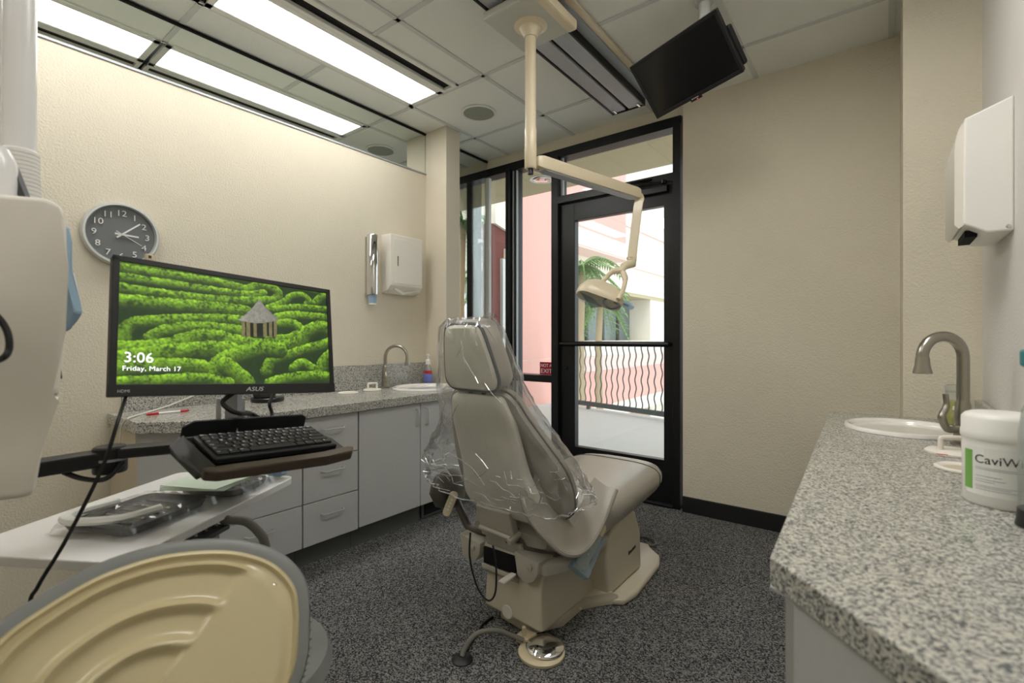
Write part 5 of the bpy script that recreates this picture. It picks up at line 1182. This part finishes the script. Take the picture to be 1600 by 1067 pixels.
dE = (cE - c1).normalized(); nE = Vector((dE.y, -dE.x, 0)); nE = -nE if nE.y > 0 else nE
def angled(a, b, z0, z1, th, o0=0): 
    p, q = c1 + dE * a + nE * o0, c1 + dE * b + nE * o0; bm = B(); prism(bm, [(p.x, p.y, z0), (q.x, q.y, z0), (q.x + nE.x * th, q.y + nE.y * th, z0), (p.x + nE.x * th, p.y + nE.y * th, z0)], (0, 0, z1 - z0), .001, 1); return bm
obj('corner_stile', angled(.001, .028, .10, CTZ - .045, .004), 'laminate', t)
obj('reveal_gap', angled(.028, .033, .10, CTZ - .045, .001), 'dark_void', t)
obj('cupboard_door', angled(.033, (cE - c1).length - .004, .105, CTZ - .046, .018), 'laminate', t)
for k in range(3):
    y0 = c1.y + .03 + k * .52; y1 = y0 + .5
    fx = lambda y: c1.x + (c2.x - c1.x) * (y - c1.y) / (c2.y - c1.y)
    bm = B(); prism(bm, [(fx(y0), y0, .105), (fx(y1), y1, .105), (fx(y1) - .016, y1, .105), (fx(y0) - .016, y0, .105)], (0, 0, .40)); dr = obj('cupboard_door', bm, 'laminate', t)
    bm = B(); prism(bm, [(fx(y0), y0, .51), (fx(y1), y1, .51), (fx(y1) - .016, y1, .51), (fx(y0) - .016, y0, .51)], (0, 0, .2)); dw = obj('drawer', bm, 'laminate', t)
    bm = B(); xh = fx(y0) - .016; tube(bm, [(xh, y0 + .05, .665), (xh - .028, y0 + .06, .665), (xh - .028, y0 + .15, .665), (xh, y0 + .16, .665)], .0045, 8); obj('handle', bm, 'silver', dw, True)
    bm = B(); tube(bm, [(xh, y0 + .05, .38), (xh - .028, y0 + .05, .39), (xh - .028, y0 + .05, .48), (xh, y0 + .05, .49)], .0045, 8); obj('handle', bm, 'silver', dr, True)
fb = P(1505, 695, Z=CTZ); ot = P(1441, 588, D=fb.dot(Vector((-s_, c_, 0))) - .0)
dirv = (ot - fb) * Vector((1, 1, 0)); rch = dirv.length
faucet(fb, dirv, .327, rch, 'large brushed nickel gooseneck faucet at the right worktop basin', (-.79, -.61, 0), .0155, 1.15)
waste_lid(P(1488, 709, Z=CTZ), .060, (.75, .4, 0), 'cream waste chute with loop-handled disc beside the right faucet')
bm = B(); q = P(1472, 710, Z=CTZ + .0125); bx(bm, q + Vector((-.012, -.006, 0)), q + Vector((.012, .006, .0006))); obj('red_print', bm, 'red', bpy.data.objects['waste_chute.001'])
waste_ring(P(1506, 734, Z=CTZ), .056, 'cream round waste opening in the right worktop behind the wipes tub')
# yellow soap bottle
c0 = P(1493, 664, Z=CTZ); t = thing('soap_bottle', 'clear bottle of yellow liquid soap behind the right faucet', 'soap bottle', c0)
c0 = Vector(c0)
bm = B(); lathe(bm, [(.030, 0), (.033, .008), (.033, .10), (.029, .115), (.027, .125)], c0, seg=28); obj('bottle', bm, 'bottle_clear', t, True)
bm = B(); lathe(bm, [(.029, .004), (.031, .01), (.031, .088), (.001, .089)], c0, seg=28); obj('liquid', bm, 'yellow_liquid', t, True)
bm = B(); lathe(bm, [(.029, .122), (.029, .145), (.024, .150), (.001, .151)], c0, seg=28); obj('cap', bm, 'bottle_clear', t, True)
bm = B(); v0 = (Vector((0, 0, c0.z)) - c0); v0.z = 0; v0.normalize(); sdv = Vector((-v0.y, v0.x, 0))
for k in range(5):
    a = 2 * math.pi * k / 5; p = c0 + v0 * .0335 + Vector((0, 0, .066)) + (sdv * math.cos(a) + Vector((0, 0, 1)) * math.sin(a)) * .006; lathe(bm, [(.0035, 0), (.003, .0006), (.001, .0007)], p, v0, 8)
obj('flower_print', bm, 'white_print', t)
# wipes tub
c0 = P(1566, 787, Z=CTZ); c0.z = CTZ; tubR = .0575; t = thing('wipes_tub', 'white plastic wipes tub with green striped label on the right worktop', 'wipes tub', c0)
bm = B(); lathe(bm, [(tubR - .004, 0), (tubR, .005), (tubR, .125), (tubR - .001, .128)], c0, seg=48); obj('tub', bm, 'white_plastic', t, True)
bm = B(); lathe(bm, [(tubR + .002, .126), (tubR + .003, .130), (tubR + .003, .140), (tubR + .0015, .143), (tubR + .0015, .166), (tubR - .004, .173), (tubR * .8, .176), (.001, .176)], c0, seg=48); obj('lid', bm, 'white_plastic', t, True)
vc = Vector((0, 0, 0)) - c0; vc.z = 0; a0_ = math.atan2(vc.y, vc.x)
def wrap(x, y, z=0.): a = a0_ + x / tubR; r = tubR + .0003 + z; return Vector((c0.x + r * math.cos(a), c0.y + r * math.sin(a), c0.z + y))
def patch(x0, x1, y0, y1, z=.0003, n=10):
    bm = B(); rows_ = [[wrap(x0 + (x1 - x0) * i / n, y, z) for i in range(n + 1)] for y in (y0, y1)]; loft(bm, rows_, closed=False, cap=False); return bm
obj('label_panel', patch(-.058, .1, .022, .112, .0002, 24), 'paper_white', t)
obj('green_stripe', patch(-.062, -.044, .03, .105, .0005), 'green', t)
obj('brand_print', text_bm('CaviWipes', .0225, None, .0001, bend=lambda x, y, z: wrap(-.040 + x, .083 + y, .0008 + z)), 'dark_print', t)
for i, (yy, x1) in enumerate(((.074, .02), (.071, .03), (.058, .0), (.052, .005), (.048, -.01), (.040, .03), (.037, .012), (.033, .02))): obj('print_line', patch(-.039, x1, yy, yy + .0012, .0006), 'grey_print', t)
# spray bottle
c0 = P(1640, 828, Z=CTZ); c0.z = CTZ; t = thing('spray_bottle', 'translucent spray bottle with teal trigger head and black base on the right worktop', 'spray bottle', c0)
bm = B(); lathe(bm, [(.034, 0), (.037, .006), (.037, .16), (.032, .20), (.016, .235), (.013, .25)], c0, seg=32); obj('bottle', bm, 'bottle_clear', t, True)
bm = B(); lathe(bm, [(.0385, -.0), (.041, .002), (.039, .012), (.0378, .03)], c0, seg=32); obj('base_band', bm, 'black_plastic', t, True)
bm = B(); lathe(bm, [(.0174, .246), (.0174, .272)], c0, seg=20); obj('collar', bm, 'white_plastic', t, True)
dq = -rgtv
bm = B(); bx(bm, Vector((-.035, -.013, .271)), Vector((.04, .013, .302)), .006); bmesh.ops.rotate(bm, cent=(0, 0, 0), matrix=Matrix.Rotation(math.atan2(dq.y, dq.x), 3, 'Z'), verts=bm.verts)
for v in bm.verts: v.co += c0
obj('spray_head', bm, 'teal', t)
bm = B(); tube(bm, [c0 + dq * .02 + Vector((0, 0, .272)), c0 + dq * .028 + Vector((0, 0, .25)), c0 + dq * .024 + Vector((0, 0, .225))], .006, 8); obj('trigger', bm, 'teal', t, True)
# towel dispenser on right wall, paper strip on backsplash
yd = P(1585, 250, X=XR).y; y2 = yd + .29
fxz = lambda px, py: (lambda p: (p.x, p.z))(P(px, py, Y=yd))
pr = [fxz(1585, 147), fxz(1507, 185), fxz(1505, 350), fxz(1543, 363), fxz(1585, 359)]
pr[0] = (XR, pr[0][1]); pr[-1] = (XR, pr[-1][1])
t = towel_box(pr, yd, y2, XR, 'white paper towel dispenser on the right wall above the worktop', None, 'white_plastic')
fx0 = pr[1][0]; ztop, zbot = pr[1][1], pr[2][1]; bm = B(); rings = []
for yy in (yd + .006, y2 - .004):
    r = [(fx0 + .002, yy, ztop - .01)]
    for k in range(7): a = k / 6; r.append((fx0 - .022 * math.sin(math.pi * .5 * a), yy, ztop - .012 - .09 * (1 - math.cos(math.pi * .5 * a))))
    r += [(fx0 - .022, yy, zbot + .0), (fx0 - .012, yy, zbot - .012), (fx0 + .002, yy, zbot)]; rings.append(r)
loft(bm, rings); obj('front_cover', bm, 'ivory', t, True)
obj('paper_slot', box((fx0 + .006, yd + .06, pr[3][1] + .0), (fx0 + .035, y2 - .06, pr[2][1] - .012)), 'dark_void', t)
bm = B(); lathe(bm, [(.006, 0), (.006, .002), (.003, .0035)], (XR - .012, yd - .0005, pr[-1][1] + .012), (0, -1, 0), 14); obj('lock_screw', bm, 'chrome', t)
bm = B(); a = P(1558, 608, X=XR - .01); bx(bm, (XR - .018, 1.0, CTZ + .0855), (XR - .004, a.y, CTZ + .088)); o = obj('paper_strip', bm, 'paper_white', None); tag(o, 'white paper strip lying on top of the right backsplash', 'paper')
